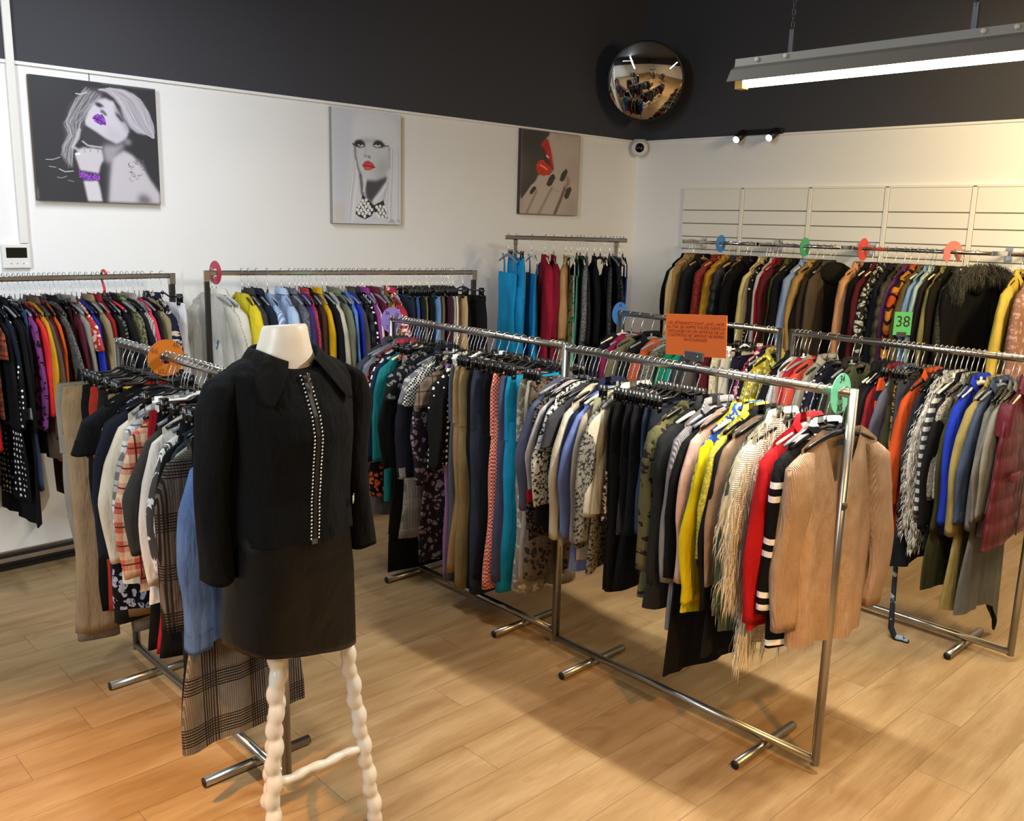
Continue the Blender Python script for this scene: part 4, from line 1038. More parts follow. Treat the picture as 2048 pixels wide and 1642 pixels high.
def jacket():
    r = empty('zip_jacket', (MX, MY, 0)); tag(r, 'black collared zip jacket with silver studs worn by the mannequin', 'jacket')
    mat = cloth('0d0d0e')
    rg = random.Random(3); V = []; F = []; n = 80; m = 48
    zs = [1.05, 1.10, 1.17, 1.27, 1.37, 1.45, 1.50, 1.53, 1.555, 1.575]
    hw = [.188, .188, .184, .184, .190, .198, .200, .188, .15, .095]
    hb = [.115, .115, .112, .112, .115, .112, .102, .09, .078, .07]
    for j in range(m + 1):
        z0 = 1.05 + .525 * j / m
        a = float(np.interp(z0, zs, hw)); b = float(np.interp(z0, zs, hb)); f = fy(z0) if z0 < 1.53 else float(np.interp(z0, [1.53, 1.555, 1.575], [.108, .094, .078]))
        for k in range(n):
            t = 2 * math.pi * k / n; c = math.cos(t); s = math.sin(t)
            x = a * math.copysign(abs(c) ** .88, c); d = (f if s < 0 else b); y = d * math.copysign(abs(s) ** .9, s)
            hem = (1 - j / m) ** 2
            x += .005 * hem * math.sin(9 * t + 1); y += .006 * hem * math.sin(7 * t + 2)
            q = 1 - max(0, -s) ** 12; x += .003 * math.sin(22 * z0 + 3 * t) * (1 - j / m) * q; y += .003 * math.sin(16 * z0 + 5 * t) * q
            zz = z0 + (.004 * math.sin(5 * t)) * hem
            if z0 > 1.53 and s < 0: zz -= .035 * (z0 - 1.53) / .045 * max(0, -s) ** 2
            V.append((x, y, zz))
    for j in range(m):
        for k in range(n): k2 = (k + 1) % n; F.append((j*n+k, j*n+k2, (j+1)*n+k2, (j+1)*n+k))
    mesh('jacket_body', V, F, mat, r)
    for s in (-1, 1):
        P = [(s * .15, .0, 1.535), (s * .192, 0, 1.505), (s * .218, 0, 1.43), (s * .228, .002, 1.25), (s * .236, -.004, 1.10), (s * .237, -.012, .955)]
        V, F = limb(rg, P, [.03, .042, .047, .043, .041, .043], [.045, .066, .07, .054, .05, .052], nr=28, ns=40, amp=.005, flat=1, wob=.05)
        sl = mesh('sleeve', V, F, mat, r)
    C_ = []; CF = []; nn = 36
    for k in range(nn + 1):
        a = R_(-66 + 312 * k / nn); c = math.cos(a); q = math.sin(a); fr = max(0, -q); tip = smooth01((fr - .5) / .45)
        zb = -.012 - .034 * fr ** 2
        fall = .042 + .05 * tip; reach = .034 + .016 * tip
        C_.append((.088 * c, .078 * q - .014 * fr, zb - .004))
        C_.append((.093 * c, .083 * q - .016 * fr, zb + .034))
        C_.append((.099 * c, .089 * q - .018 * fr, zb + .033))
        C_.append(((.099 + reach * .55) * c, (.089 + reach * .5) * q - .03 * fr, zb + .02 - fall * .45))
        C_.append(((.099 + reach * (1 + .5 * tip)) * c, (.089 + reach * .7) * q - .048 * fr, zb + .02 - fall * (1 + .1 * tip)))
    for k in range(nn + 1):
        en = smooth01(1 - min(k, nn - k) / 8); sg = 1 if k < nn / 2 else -1
        x, y, z = C_[k*5+3]; C_[k*5+3] = (x + sg * .022 * en, y, z - .004 * en)
        x, y, z = C_[k*5+4]; C_[k*5+4] = (x + sg * .052 * en, y + .006 * en, z - .012 * en)
    for k in range(nn):
        for e in range(4): CF.append((k*5+e, (k+1)*5+e, (k+1)*5+e+1, k*5+e+1))
    o = mesh('collar', C_, CF, cloth('14110e'), r); o.location = (0, .002, 1.572)
    md = o.modifiers.new('s', 'SOLIDIFY'); md.thickness = .003
    sd = o.modifiers.new('d', 'SUBSURF'); sd.levels = 1; sd.render_levels = 1
    studs = simple('silver_stud', 'e8e8e8', .25, .7)
    zt = simple('zip_tape', '050505', .5)
    zl = [1.062 + i * .0108 for i in range(46)]
    for sx in (-.0125, .0125):
        mb = MB()
        for z in zl:
            if z > 1.53: continue
            wx = sx + .006 * math.sin((z - 1.05) * 9)
            mb.lathe([(0, .0018), (.0022, .0012), (.0031, 0)], (wx, -fy(z) - .004, z), 8, Matrix.Rotation(R_(90), 3, 'X'))
        mb.build('stud_row', studs, r)
    mb = MB()
    for a_, b_ in zip(zl[:-1], zl[1:]):
        if b_ > 1.535: break
        x1 = .006 * math.sin((a_ - 1.05) * 9); x2 = .006 * math.sin((b_ - 1.05) * 9)
        mb.add([(x1 - .006, -fy(a_) - .0036, a_), (x1 + .006, -fy(a_) - .0036, a_), (x2 + .006, -fy(b_) - .0036, b_), (x2 - .006, -fy(b_) - .0036, b_)], [(0, 1, 2, 3)])
    mb.build('zip_tape', zt, r, smooth=False)
    MB().box((-.004, -fy(1.51) - .008, 1.51), (.004, -fy(1.51) - .001, 1.534)).box((-.0035, -fy(1.49) - .009, 1.474), (.0035, -fy(1.49) - .006, 1.51)).build('zip_pull', M['chrome'], r, smooth=False, bevel=.001)
    MB().box((-.009, -fy(1.05) - .004, 1.045), (.009, -fy(1.05) - .001, 1.06)).build('zip_stop', M['pewter'], r, smooth=False, bevel=.001)
    t = text_mesh('Bd', .034, M['whitep'], r, Matrix.Translation((.163, -.094, 1.135)) @ Matrix.Rotation(R_(50), 4, 'Z') @ FACE, ext=.0006, name='side_lettering')
jacket()
def miniskirt():
    r = empty('skirt', (MX, MY, 0)); tag(r, 'short black faux-leather skirt on the mannequin', 'skirt')
    nt = NT('black_leather'); nt.b.inputs['Base Color'].default_value = srgb('0b0a09'); nt.b.inputs['Roughness'].default_value = .4; nt.b.inputs['Specular IOR Level'].default_value = .28
    nt.bump(nt.node('ShaderNodeTexNoise', {'Vector': nt.obj((1, 1, .8)), 'Scale': 7., 'Detail': 3., 'Distortion': .6}).outputs[0], .5, .03)
    V = []; F = []; n = 72; m = 26
    for j in range(m + 1):
        v = j / m; z = 1.18 - .48 * v
        a = float(np.interp(v, [0, .25, .5, 1], [.17, .182, .194, .205])); b = float(np.interp(v, [0, .25, .5, 1], [.118, .13, .136, .136]))
        for k in range(n):
            t = 2 * math.pi * k / n; c = math.cos(t); s = math.sin(t)
            V.append((a * math.copysign(abs(c) ** .82, c) + .003 * v * math.sin(6 * t), b * math.copysign(abs(s) ** .82, s) + .004 * math.sin(5 * t + 4 * v) * v, z - .04 * v * c))
    nb = len(V)
    for k in range(n): x, y, z = V[nb - n + k]; V.append((x * .975, y * .97, z - .001))
    for k in range(n): x, y, z = V[nb - n + k]; V.append((x * .96, y * .95, z + .06))
    for j in range(m + 2):
        for k in range(n): k2 = (k + 1) % n; F.append((j*n+k, (j+1)*n+k, (j+1)*n+k2, j*n+k2))
    mesh('skirt_body', V, F, nt.m, r)
miniskirt()
def stool():
    cx, cy = 1.33, 2.29
    r = empty('stool', (cx, cy, 0)); tag(r, 'cream stool with twisted bobbin legs under the mannequin', 'stool')
    lac = simple('cream_lacquer', 'd6cec0', .25)
    feet = [(1.145, 2.19), (1.53, 2.19), (1.305, 2.5)]; tops = [(1.208, 2.228), (1.425, 2.222), (1.322, 2.385)]
    MB().lathe([(0, .765), (.12, .765), (.13, .757), (.13, .742), (.12, .735), (0, .735)], n=32).build('seat', lac, r)
    def turned(a, b, rad, pitch, name):
        a = Vector(a); b = Vector(b); d = b - a; Ln = d.length; N = int(Ln / .006); P = []; R2 = []
        ax = d.normalized(); o1 = ax.orthogonal().normalized(); o2 = ax.cross(o1)
        for i in range(N + 1):
            s = i / N * Ln; ph = s / pitch * 2 * math.pi
            off = (o1 * math.cos(ph * .5) + o2 * math.sin(ph * .5)) * rad * .16
            P.append(a + ax * s + off); R2.append(rad * (.86 + .2 * abs(math.sin(ph / 2)) ** 1.2))
        MB().sweep(P, R2, 18).build(name, lac, r)
    for f, t in zip(feet, tops):
        turned((f[0] - cx, f[1] - cy, .0), (t[0] - cx, t[1] - cy, .738), .0235, .055, 'leg')
        MB().lathe([(0, 0), (.016, 0), (.016, .006), (0, .006)], (f[0] - cx, f[1] - cy, 0), 14).build('glide', M['cap'], r)
    h = .4; pt = lambda i: (feet[i][0] + (tops[i][0] - feet[i][0]) * h - cx, feet[i][1] + (tops[i][1] - feet[i][1]) * h - cy, .295)
    turned(pt(0), pt(1), .0145, .06, 'stretcher'); turned(pt(0), pt(2), .0145, .06, 'stretcher')
stool()

# ---------------------------------------------------------------- wall art
class Art:
    def __init__(s, nu, nv, bg):
        s.u, s.v = np.meshgrid((np.arange(nu) + .5) / nu, (np.arange(nv) + .5) / nv); s.a = np.zeros((nv, nu, 3)); s.a[:] = bg
    def col(s, h): return np.array([int(h[i:i+2], 16) / 255 for i in (0, 2, 4)])
    def mask(s, P):
        m = np.zeros(s.u.shape, bool); n = len(P)
        for i in range(n):
            x1, y1 = P[i]; x2, y2 = P[(i + 1) % n]
            if y1 == y2: continue
            c = ((y1 > s.v) != (y2 > s.v)) & (s.u < (x2 - x1) * (s.v - y1) / (y2 - y1) + x1); m ^= c
        return m.astype(float)
    def blur(s, m, k):
        for _ in range(3):
            for ax in (0, 1):
                acc = m.copy()
                for d in range(1, k + 1): acc += np.roll(m, d, ax) + np.roll(m, -d, ax)
                m = acc / (2 * k + 1)
        return m
    def poly(s, P, h, soft=0, al=1., speck=0, seed=1):
        m = s.mask(P)
        if soft: m = s.blur(m, soft)
        m = m[..., None] * al; c = s.col(h)[None, None, :]
        if speck:
            rs = np.random.RandomState(seed).rand(*s.u.shape)[..., None]; c = np.clip(c * (1 + speck * (rs - .45) * 2), 0, 1)
        s.a = s.a * (1 - m) + c * m
    def line(s, P, h, wd, al=1., soft=0):
        m = np.zeros(s.u.shape); asp = s.asp
        for (x1, y1), (x2, y2) in zip(P[:-1], P[1:]):
            dx, dy = (x2 - x1), (y2 - y1) * asp; L2 = dx * dx + dy * dy + 1e-12
            px, py = s.u - x1, (s.v - y1) * asp
            t = np.clip((px * dx + py * dy) / L2, 0, 1); d = np.sqrt((px - t * dx) ** 2 + (py - t * dy) ** 2)
            m = np.maximum(m, np.clip(1.5 - d / wd, 0, 1))
        if soft: m = s.blur(m, soft)
        m = m[..., None] * al; s.a = s.a * (1 - m) + s.col(h) * m
    def dot(s, x, y, r, h):
        d = np.sqrt((s.u - x) ** 2 + ((s.v - y) * s.asp) ** 2); m = (d < r).astype(float)[..., None]; s.a = s.a * (1 - m) + s.col(h) * m
def canvas(x0, x1, z0, z1, art, label, edge):
    nv, nu = art.u.shape; r = empty('canvas_print', ((x0 + x1) / 2, YA, z0)); tag(r, label, 'picture')
    w_ = x1 - x0; h_ = z1 - z0; D = .034
    MB().box((-w_ / 2, -D, 0), (w_ / 2, -.002, h_)).build('stretcher_frame', simple('canvas_edge', edge, .8), r, smooth=False)
    xs = np.linspace(-w_ / 2, w_ / 2, nu + 1); zs = np.linspace(h_, 0, nv + 1)
    X, Z = np.meshgrid(xs, zs); V = np.stack([X.ravel(), np.full(X.size, -D - .001), Z.ravel()], 1)
    I = np.arange((nu + 1) * (nv + 1)).reshape(nv + 1, nu + 1)
    F = np.stack([I[1:, :-1].ravel(), I[1:, 1:].ravel(), I[:-1, 1:].ravel(), I[:-1, :-1].ravel()], 1)
    me = bpy.data.meshes.new('printed_canvas'); me.vertices.add(len(V)); me.vertices.foreach_set('co', V.ravel())
    me.loops.add(F.size); me.loops.foreach_set('vertex_index', F.ravel()); me.polygons.add(len(F)); me.polygons.foreach_set('loop_start', np.arange(len(F)) * 4)
    me.update(calc_edges=True)
    c = np.clip(art.a, 0, 1).reshape(-1, 3); lin = np.where(c <= .04045, c / 12.92, ((c + .055) / 1.055) ** 2.4)
    ca = me.color_attributes.new('paint', 'FLOAT_COLOR', 'CORNER'); q = np.ones((len(F), 4, 4)); q[:, :, :3] = lin[:, None, :]
    ca.data.foreach_set('color', q.ravel())
    n = NT('printed_canvas'); a = n.node('ShaderNodeAttribute', attribute_name='paint'); n.out('Base Color', a.outputs[0]); n.b.inputs['Roughness'].default_value = .6
    me.materials.append(n.m); o = bpy.data.objects.new('printed_canvas', me); COL.objects.link(o); o.parent = r
    return r
portrait = Art(210, 202, (.185, .185, .2)); portrait.asp = 0.965
portrait.poly([(-0.0, 0.0), (0.425, 0.0), (0.221, 1.007), (0.0, 1.0)], '34343a', 20, .6)
portrait.poly([(0.414, 0.064), (0.518, 0.062), (0.582, 0.098), (0.514, 0.126), (0.455, 0.213), (0.403, 0.306), (0.393, 0.36), (0.353, 0.459), (0.295, 0.545), (0.272, 0.587), (0.268, 0.737), (0.246, 0.684), (0.237, 0.549), (0.251, 0.454), (0.239, 0.362), (0.274, 0.319), (0.286, 0.238), (0.322, 0.188), (0.402, 0.145), (0.431, 0.102)], '67646a', 3, .9)
portrait.line([(0.437, 0.071), (0.365, 0.155), (0.313, 0.277), (0.281, 0.37), (0.285, 0.456), (0.236, 0.538), (0.209, 0.643)], 'c9c6cc', 0.0024, .42)
portrait.line([(0.535, 0.115), (0.433, 0.192), (0.389, 0.283), (0.351, 0.375), (0.325, 0.462), (0.294, 0.545), (0.25, 0.701)], 'c9c6cc', 0.0024, .42)
portrait.line([(0.55, 0.126), (0.469, 0.184), (0.391, 0.285), (0.346, 0.373), (0.339, 0.456), (0.29, 0.543), (0.26, 0.703)], 'c9c6cc', 0.0024, .42)
portrait.line([(0.428, 0.082), (0.359, 0.167), (0.308, 0.246), (0.261, 0.346), (0.296, 0.456), (0.229, 0.539), (0.208, 0.643)], 'd8d6da', 0.0024, .42)
portrait.line([(0.439, 0.084), (0.379, 0.159), (0.315, 0.274), (0.254, 0.378), (0.286, 0.437), (0.236, 0.535), (0.235, 0.64)], '3c3a40', 0.0024, .42)
portrait.line([(0.415, 0.078), (0.361, 0.155), (0.307, 0.26), (0.258, 0.353), (0.267, 0.451), (0.214, 0.547), (0.222, 0.627)], 'c9c6cc', 0.0024, .42)
portrait.line([(0.465, 0.075), (0.399, 0.191), (0.335, 0.263), (0.276, 0.378), (0.292, 0.44), (0.26, 0.551), (0.245, 0.665)], 'd8d6da', 0.0024, .42)
portrait.line([(0.473, 0.105), (0.392, 0.184), (0.356, 0.263), (0.317, 0.36), (0.305, 0.453), (0.247, 0.546), (0.229, 0.688)], 'a8a4aa', 0.0024, .42)
portrait.line([(0.468, 0.081), (0.397, 0.172), (0.337, 0.282), (0.291, 0.348), (0.329, 0.456), (0.279, 0.542), (0.252, 0.678)], 'c9c6cc', 0.0024, .42)
portrait.line([(0.47, 0.079), (0.416, 0.194), (0.362, 0.26), (0.306, 0.372), (0.318, 0.466), (0.263, 0.553), (0.245, 0.665)], '88848a', 0.0024, .42)
portrait.line([(0.526, 0.131), (0.473, 0.207), (0.383, 0.293), (0.341, 0.381), (0.356, 0.442), (0.286, 0.55), (0.271, 0.721)], '88848a', 0.0024, .42)
portrait.line([(0.43, 0.089), (0.356, 0.183), (0.302, 0.274), (0.278, 0.374), (0.294, 0.467), (0.231, 0.556), (0.213, 0.665)], '88848a', 0.0024, .42)
portrait.line([(0.536, 0.096), (0.46, 0.187), (0.398, 0.268), (0.36, 0.346), (0.331, 0.473), (0.309, 0.536), (0.263, 0.694)], 'd8d6da', 0.0024, .42)
portrait.line([(0.467, 0.103), (0.396, 0.189), (0.355, 0.262), (0.282, 0.378), (0.321, 0.449), (0.276, 0.543), (0.243, 0.668)], 'a8a4aa', 0.0024, .42)
portrait.line([(0.516, 0.093), (0.408, 0.191), (0.36, 0.259), (0.325, 0.356), (0.338, 0.447), (0.29, 0.528), (0.236, 0.692)], 'c9c6cc', 0.0024, .42)
portrait.line([(0.488, 0.098), (0.411, 0.169), (0.343, 0.282), (0.302, 0.372), (0.334, 0.459), (0.272, 0.55), (0.234, 0.693)], '88848a', 0.0024, .42)
portrait.line([(0.521, 0.118), (0.438, 0.193), (0.384, 0.27), (0.326, 0.367), (0.353, 0.45), (0.282, 0.549), (0.263, 0.702)], '3c3a40', 0.0024, .42)
portrait.line([(0.53, 0.113), (0.446, 0.205), (0.38, 0.274), (0.364, 0.351), (0.351, 0.451), (0.288, 0.528), (0.248, 0.725)], 'c9c6cc', 0.0024, .42)
portrait.line([(0.531, 0.119), (0.428, 0.2), (0.382, 0.277), (0.351, 0.371), (0.354, 0.442), (0.291, 0.551), (0.267, 0.703)], '3c3a40', 0.0024, .42)
portrait.line([(0.534, 0.12), (0.437, 0.199), (0.379, 0.272), (0.351, 0.364), (0.343, 0.456), (0.3, 0.544), (0.279, 0.696)], '88848a', 0.0024, .42)
portrait.line([(0.457, 0.074), (0.396, 0.184), (0.342, 0.261), (0.307, 0.365), (0.297, 0.44), (0.27, 0.564), (0.246, 0.669)], '3c3a40', 0.0024, .42)
portrait.line([(0.545, 0.109), (0.457, 0.2), (0.399, 0.261), (0.365, 0.347), (0.335, 0.443), (0.291, 0.548), (0.27, 0.716)], 'd8d6da', 0.0024, .42)
portrait.line([(0.455, 0.062), (0.366, 0.156), (0.315, 0.25), (0.259, 0.381), (0.288, 0.468), (0.25, 0.556), (0.227, 0.67)], 'c9c6cc', 0.0024, .42)
portrait.line([(0.497, 0.098), (0.414, 0.184), (0.342, 0.282), (0.31, 0.348), (0.307, 0.47), (0.259, 0.544), (0.248, 0.691)], '3c3a40', 0.0024, .42)
portrait.line([(0.426, 0.088), (0.36, 0.173), (0.303, 0.272), (0.252, 0.35), (0.294, 0.436), (0.23, 0.533), (0.23, 0.647)], '88848a', 0.0024, .42)
portrait.line([(0.553, 0.129), (0.477, 0.199), (0.415, 0.289), (0.363, 0.349), (0.356, 0.473), (0.294, 0.55), (0.285, 0.718)], 'c9c6cc', 0.0024, .42)
portrait.line([(0.514, 0.109), (0.452, 0.199), (0.394, 0.273), (0.35, 0.373), (0.326, 0.449), (0.282, 0.532), (0.278, 0.683)], '3c3a40', 0.0024, .42)
portrait.line([(0.504, 0.082), (0.394, 0.192), (0.351, 0.27), (0.309, 0.353), (0.308, 0.441), (0.273, 0.561), (0.248, 0.662)], 'd8d6da', 0.0024, .42)
portrait.line([(0.513, 0.098), (0.435, 0.214), (0.398, 0.29), (0.324, 0.372), (0.331, 0.449), (0.297, 0.539), (0.277, 0.714)], 'd8d6da', 0.0024, .42)
portrait.line([(0.46, 0.083), (0.38, 0.179), (0.337, 0.268), (0.284, 0.353), (0.314, 0.448), (0.246, 0.548), (0.229, 0.683)], '3c3a40', 0.0024, .42)
portrait.line([(0.513, 0.106), (0.447, 0.186), (0.382, 0.264), (0.333, 0.347), (0.327, 0.45), (0.297, 0.531), (0.266, 0.68)], 'a8a4aa', 0.0024, .42)
portrait.line([(0.505, 0.109), (0.411, 0.178), (0.365, 0.279), (0.322, 0.345), (0.327, 0.445), (0.258, 0.548), (0.232, 0.696)], '3c3a40', 0.0024, .42)
portrait.line([(0.46, 0.082), (0.397, 0.156), (0.337, 0.251), (0.287, 0.345), (0.309, 0.442), (0.238, 0.533), (0.22, 0.652)], 'd8d6da', 0.0024, .42)
portrait.line([(0.545, 0.093), (0.454, 0.181), (0.373, 0.265), (0.356, 0.377), (0.347, 0.449), (0.303, 0.55), (0.261, 0.715)], 'a8a4aa', 0.0024, .42)
portrait.line([(0.474, 0.081), (0.388, 0.175), (0.333, 0.25), (0.305, 0.35), (0.302, 0.448), (0.249, 0.561), (0.246, 0.67)], '88848a', 0.0024, .42)
portrait.line([(0.472, 0.095), (0.38, 0.171), (0.349, 0.253), (0.271, 0.353), (0.314, 0.461), (0.267, 0.547), (0.215, 0.657)], '88848a', 0.0024, .42)
portrait.line([(0.458, 0.071), (0.364, 0.149), (0.316, 0.258), (0.271, 0.376), (0.297, 0.442), (0.231, 0.553), (0.202, 0.632)], 'a8a4aa', 0.0024, .42)
portrait.line([(0.546, 0.102), (0.463, 0.207), (0.405, 0.285), (0.341, 0.363), (0.362, 0.445), (0.285, 0.534), (0.264, 0.712)], '3c3a40', 0.0024, .42)
portrait.line([(0.484, 0.098), (0.424, 0.194), (0.357, 0.271), (0.301, 0.366), (0.334, 0.438), (0.254, 0.55), (0.253, 0.676)], 'c9c6cc', 0.0024, .42)
portrait.line([(0.435, 0.053), (0.346, 0.165), (0.286, 0.272), (0.255, 0.356), (0.296, 0.458), (0.214, 0.563), (0.199, 0.628)], 'd8d6da', 0.0024, .42)
portrait.line([(0.426, 0.076), (0.346, 0.161), (0.29, 0.266), (0.266, 0.374), (0.274, 0.45), (0.212, 0.552), (0.22, 0.649)], 'c9c6cc', 0.0024, .42)
portrait.line([(0.451, 0.081), (0.383, 0.15), (0.303, 0.269), (0.258, 0.351), (0.298, 0.461), (0.227, 0.536), (0.23, 0.664)], 'd8d6da', 0.0024, .42)
portrait.line([(0.484, 0.075), (0.412, 0.188), (0.354, 0.268), (0.305, 0.369), (0.301, 0.454), (0.253, 0.534), (0.249, 0.669)], '3c3a40', 0.0024, .42)
portrait.line([(0.492, 0.101), (0.427, 0.193), (0.371, 0.254), (0.306, 0.356), (0.331, 0.466), (0.277, 0.562), (0.239, 0.684)], '88848a', 0.0024, .42)
portrait.line([(0.457, 0.062), (0.376, 0.175), (0.32, 0.265), (0.276, 0.351), (0.31, 0.459), (0.249, 0.564), (0.221, 0.647)], '3c3a40', 0.0024, .42)
portrait.line([(0.456, 0.079), (0.374, 0.166), (0.314, 0.252), (0.276, 0.349), (0.276, 0.445), (0.249, 0.553), (0.206, 0.645)], '3c3a40', 0.0024, .42)
portrait.line([(0.407, 0.077), (0.336, 0.167), (0.297, 0.248), (0.239, 0.379), (0.276, 0.443), (0.224, 0.559), (0.201, 0.621)], 'c9c6cc', 0.0024, .42)
portrait.line([(0.419, 0.05), (0.377, 0.158), (0.31, 0.26), (0.272, 0.355), (0.278, 0.459), (0.215, 0.546), (0.22, 0.643)], '88848a', 0.0024, .42)
portrait.line([(0.467, 0.081), (0.376, 0.164), (0.329, 0.266), (0.295, 0.347), (0.291, 0.442), (0.25, 0.543), (0.242, 0.658)], '88848a', 0.0024, .42)
portrait.line([(0.519, 0.092), (0.44, 0.174), (0.38, 0.283), (0.337, 0.373), (0.335, 0.453), (0.282, 0.559), (0.252, 0.692)], '88848a', 0.0024, .42)
portrait.line([(0.452, 0.06), (0.394, 0.174), (0.33, 0.253), (0.267, 0.362), (0.311, 0.448), (0.244, 0.546), (0.237, 0.642)], 'c9c6cc', 0.0024, .42)
portrait.line([(0.525, 0.101), (0.456, 0.205), (0.377, 0.27), (0.329, 0.366), (0.355, 0.471), (0.305, 0.543), (0.266, 0.689)], '88848a', 0.0024, .42)
portrait.line([(0.547, 0.105), (0.454, 0.211), (0.405, 0.29), (0.359, 0.369), (0.339, 0.463), (0.285, 0.551), (0.258, 0.694)], 'd8d6da', 0.0024, .42)
portrait.line([(0.443, 0.09), (0.394, 0.159), (0.335, 0.274), (0.283, 0.354), (0.286, 0.44), (0.245, 0.556), (0.231, 0.648)], 'd8d6da', 0.0024, .42)
portrait.line([(0.433, 0.052), (0.341, 0.152), (0.309, 0.248), (0.236, 0.363), (0.276, 0.455), (0.231, 0.557), (0.224, 0.631)], 'c9c6cc', 0.0024, .42)
portrait.line([(0.491, 0.079), (0.434, 0.199), (0.345, 0.282), (0.301, 0.372), (0.308, 0.466), (0.266, 0.562), (0.255, 0.691)], 'c9c6cc', 0.0024, .42)
portrait.line([(0.535, 0.117), (0.452, 0.195), (0.397, 0.289), (0.33, 0.352), (0.33, 0.457), (0.302, 0.545), (0.274, 0.697)], 'd8d6da', 0.0024, .42)
portrait.line([(0.488, 0.074), (0.401, 0.17), (0.347, 0.26), (0.3, 0.372), (0.317, 0.441), (0.259, 0.537), (0.25, 0.655)], '88848a', 0.0024, .42)
portrait.line([(0.492, 0.087), (0.434, 0.19), (0.351, 0.281), (0.332, 0.345), (0.327, 0.462), (0.281, 0.528), (0.242, 0.677)], 'a8a4aa', 0.0024, .42)
portrait.line([(0.427, 0.064), (0.364, 0.155), (0.291, 0.256), (0.268, 0.369), (0.288, 0.46), (0.247, 0.557), (0.225, 0.641)], 'a8a4aa', 0.0024, .42)
portrait.line([(0.346, 0.113), (0.385, 0.114), (0.431, 0.095)], 'c8c8cc', .004)
portrait.line([(0.083, 0.665), (0.133, 0.664), (0.192, 0.64)], 'b0b0b4', .003)
portrait.line([(0.104, 0.721), (0.154, 0.724)], 'a0a0a4', .003)
portrait.line([(0.178, 0.736), (0.221, 0.757), (0.286, 0.748)], 'c0c0c4', .004)
portrait.line([(0.16, 0.805), (0.192, 0.81), (0.231, 0.795)], '98989c', .003)
portrait.line([(0.242, 0.827), (0.286, 0.835)], '88888c', .003)
portrait.poly([(0.518, 0.062), (0.626, 0.037), (0.707, 0.032), (0.821, 0.063), (0.887, 0.124), (0.938, 0.209), (0.974, 0.332), (0.965, 0.427), (0.942, 0.392), (0.899, 0.403), (0.822, 0.392), (0.769, 0.352), (0.719, 0.273), (0.697, 0.186), (0.647, 0.117), (0.59, 0.077)], 'b4aeb8', 1)
portrait.line([(0.544, 0.053), (0.64, 0.056), (0.72, 0.116), (0.763, 0.203), (0.805, 0.307), (0.889, 0.381), (0.956, 0.417)], 'd8d4dc', 0.0028, .42)
portrait.line([(0.601, 0.039), (0.723, 0.05), (0.835, 0.113), (0.897, 0.198), (0.93, 0.311), (0.95, 0.374), (0.967, 0.419)], '807a84', 0.0028, .42)
portrait.line([(0.524, 0.063), (0.627, 0.062), (0.684, 0.116), (0.728, 0.211), (0.776, 0.312), (0.872, 0.376), (0.953, 0.415)], 'd8d4dc', 0.0028, .42)
portrait.line([(0.595, 0.047), (0.72, 0.051), (0.824, 0.109), (0.876, 0.203), (0.924, 0.299), (0.946, 0.378), (0.964, 0.422)], '9a949e', 0.0028, .42)
portrait.line([(0.556, 0.053), (0.668, 0.051), (0.749, 0.121), (0.802, 0.208), (0.849, 0.306), (0.906, 0.38), (0.954, 0.422)], '9a949e', 0.0028, .42)
portrait.line([(0.558, 0.054), (0.659, 0.057), (0.744, 0.116), (0.795, 0.208), (0.837, 0.304), (0.907, 0.375), (0.956, 0.415)], 'd8d4dc', 0.0028, .42)
portrait.line([(0.54, 0.062), (0.642, 0.057), (0.706, 0.123), (0.755, 0.203), (0.796, 0.309), (0.888, 0.381), (0.955, 0.424)], 'c4bec8', 0.0028, .42)
portrait.line([(0.546, 0.052), (0.658, 0.054), (0.737, 0.116), (0.777, 0.202), (0.826, 0.309), (0.896, 0.379), (0.964, 0.417)], 'e4e0e6', 0.0028, .42)
portrait.line([(0.573, 0.053), (0.687, 0.057), (0.781, 0.11), (0.832, 0.2), (0.878, 0.306), (0.926, 0.378), (0.967, 0.42)], 'c4bec8', 0.0028, .42)
portrait.line([(0.621, 0.038), (0.757, 0.04), (0.866, 0.106), (0.925, 0.2), (0.967, 0.305), (0.979, 0.37), (0.966, 0.416)], 'd8d4dc', 0.0028, .42)
portrait.line([(0.624, 0.037), (0.752, 0.046), (0.865, 0.107), (0.928, 0.201), (0.971, 0.308), (0.977, 0.379), (0.965, 0.424)], '9a949e', 0.0028, .42)
portrait.line([(0.572, 0.05), (0.68, 0.06), (0.767, 0.111), (0.823, 0.207), (0.864, 0.308), (0.915, 0.375), (0.964, 0.421)], 'd8d4dc', 0.0028, .42)
portrait.line([(0.559, 0.052), (0.67, 0.055), (0.753, 0.114), (0.796, 0.208), (0.844, 0.312), (0.904, 0.377), (0.957, 0.42)], '807a84', 0.0028, .42)
portrait.line([(0.536, 0.059), (0.651, 0.055), (0.716, 0.118), (0.76, 0.214), (0.813, 0.309), (0.887, 0.377), (0.954, 0.417)], 'e4e0e6', 0.0028, .42)
portrait.line([(0.615, 0.044), (0.738, 0.046), (0.851, 0.106), (0.919, 0.2), (0.95, 0.301), (0.961, 0.378), (0.972, 0.412)], '9a949e', 0.0028, .42)
portrait.line([(0.614, 0.044), (0.741, 0.042), (0.861, 0.1), (0.924, 0.194), (0.953, 0.305), (0.972, 0.369), (0.966, 0.415)], 'c4bec8', 0.0028, .42)
portrait.line([(0.617, 0.033), (0.742, 0.051), (0.862, 0.11), (0.928, 0.194), (0.963, 0.306), (0.965, 0.376), (0.974, 0.418)], 'd8d4dc', 0.0028, .42)
portrait.line([(0.57, 0.049), (0.691, 0.056), (0.772, 0.107), (0.823, 0.206), (0.865, 0.308), (0.928, 0.377), (0.962, 0.412)], '9a949e', 0.0028, .42)
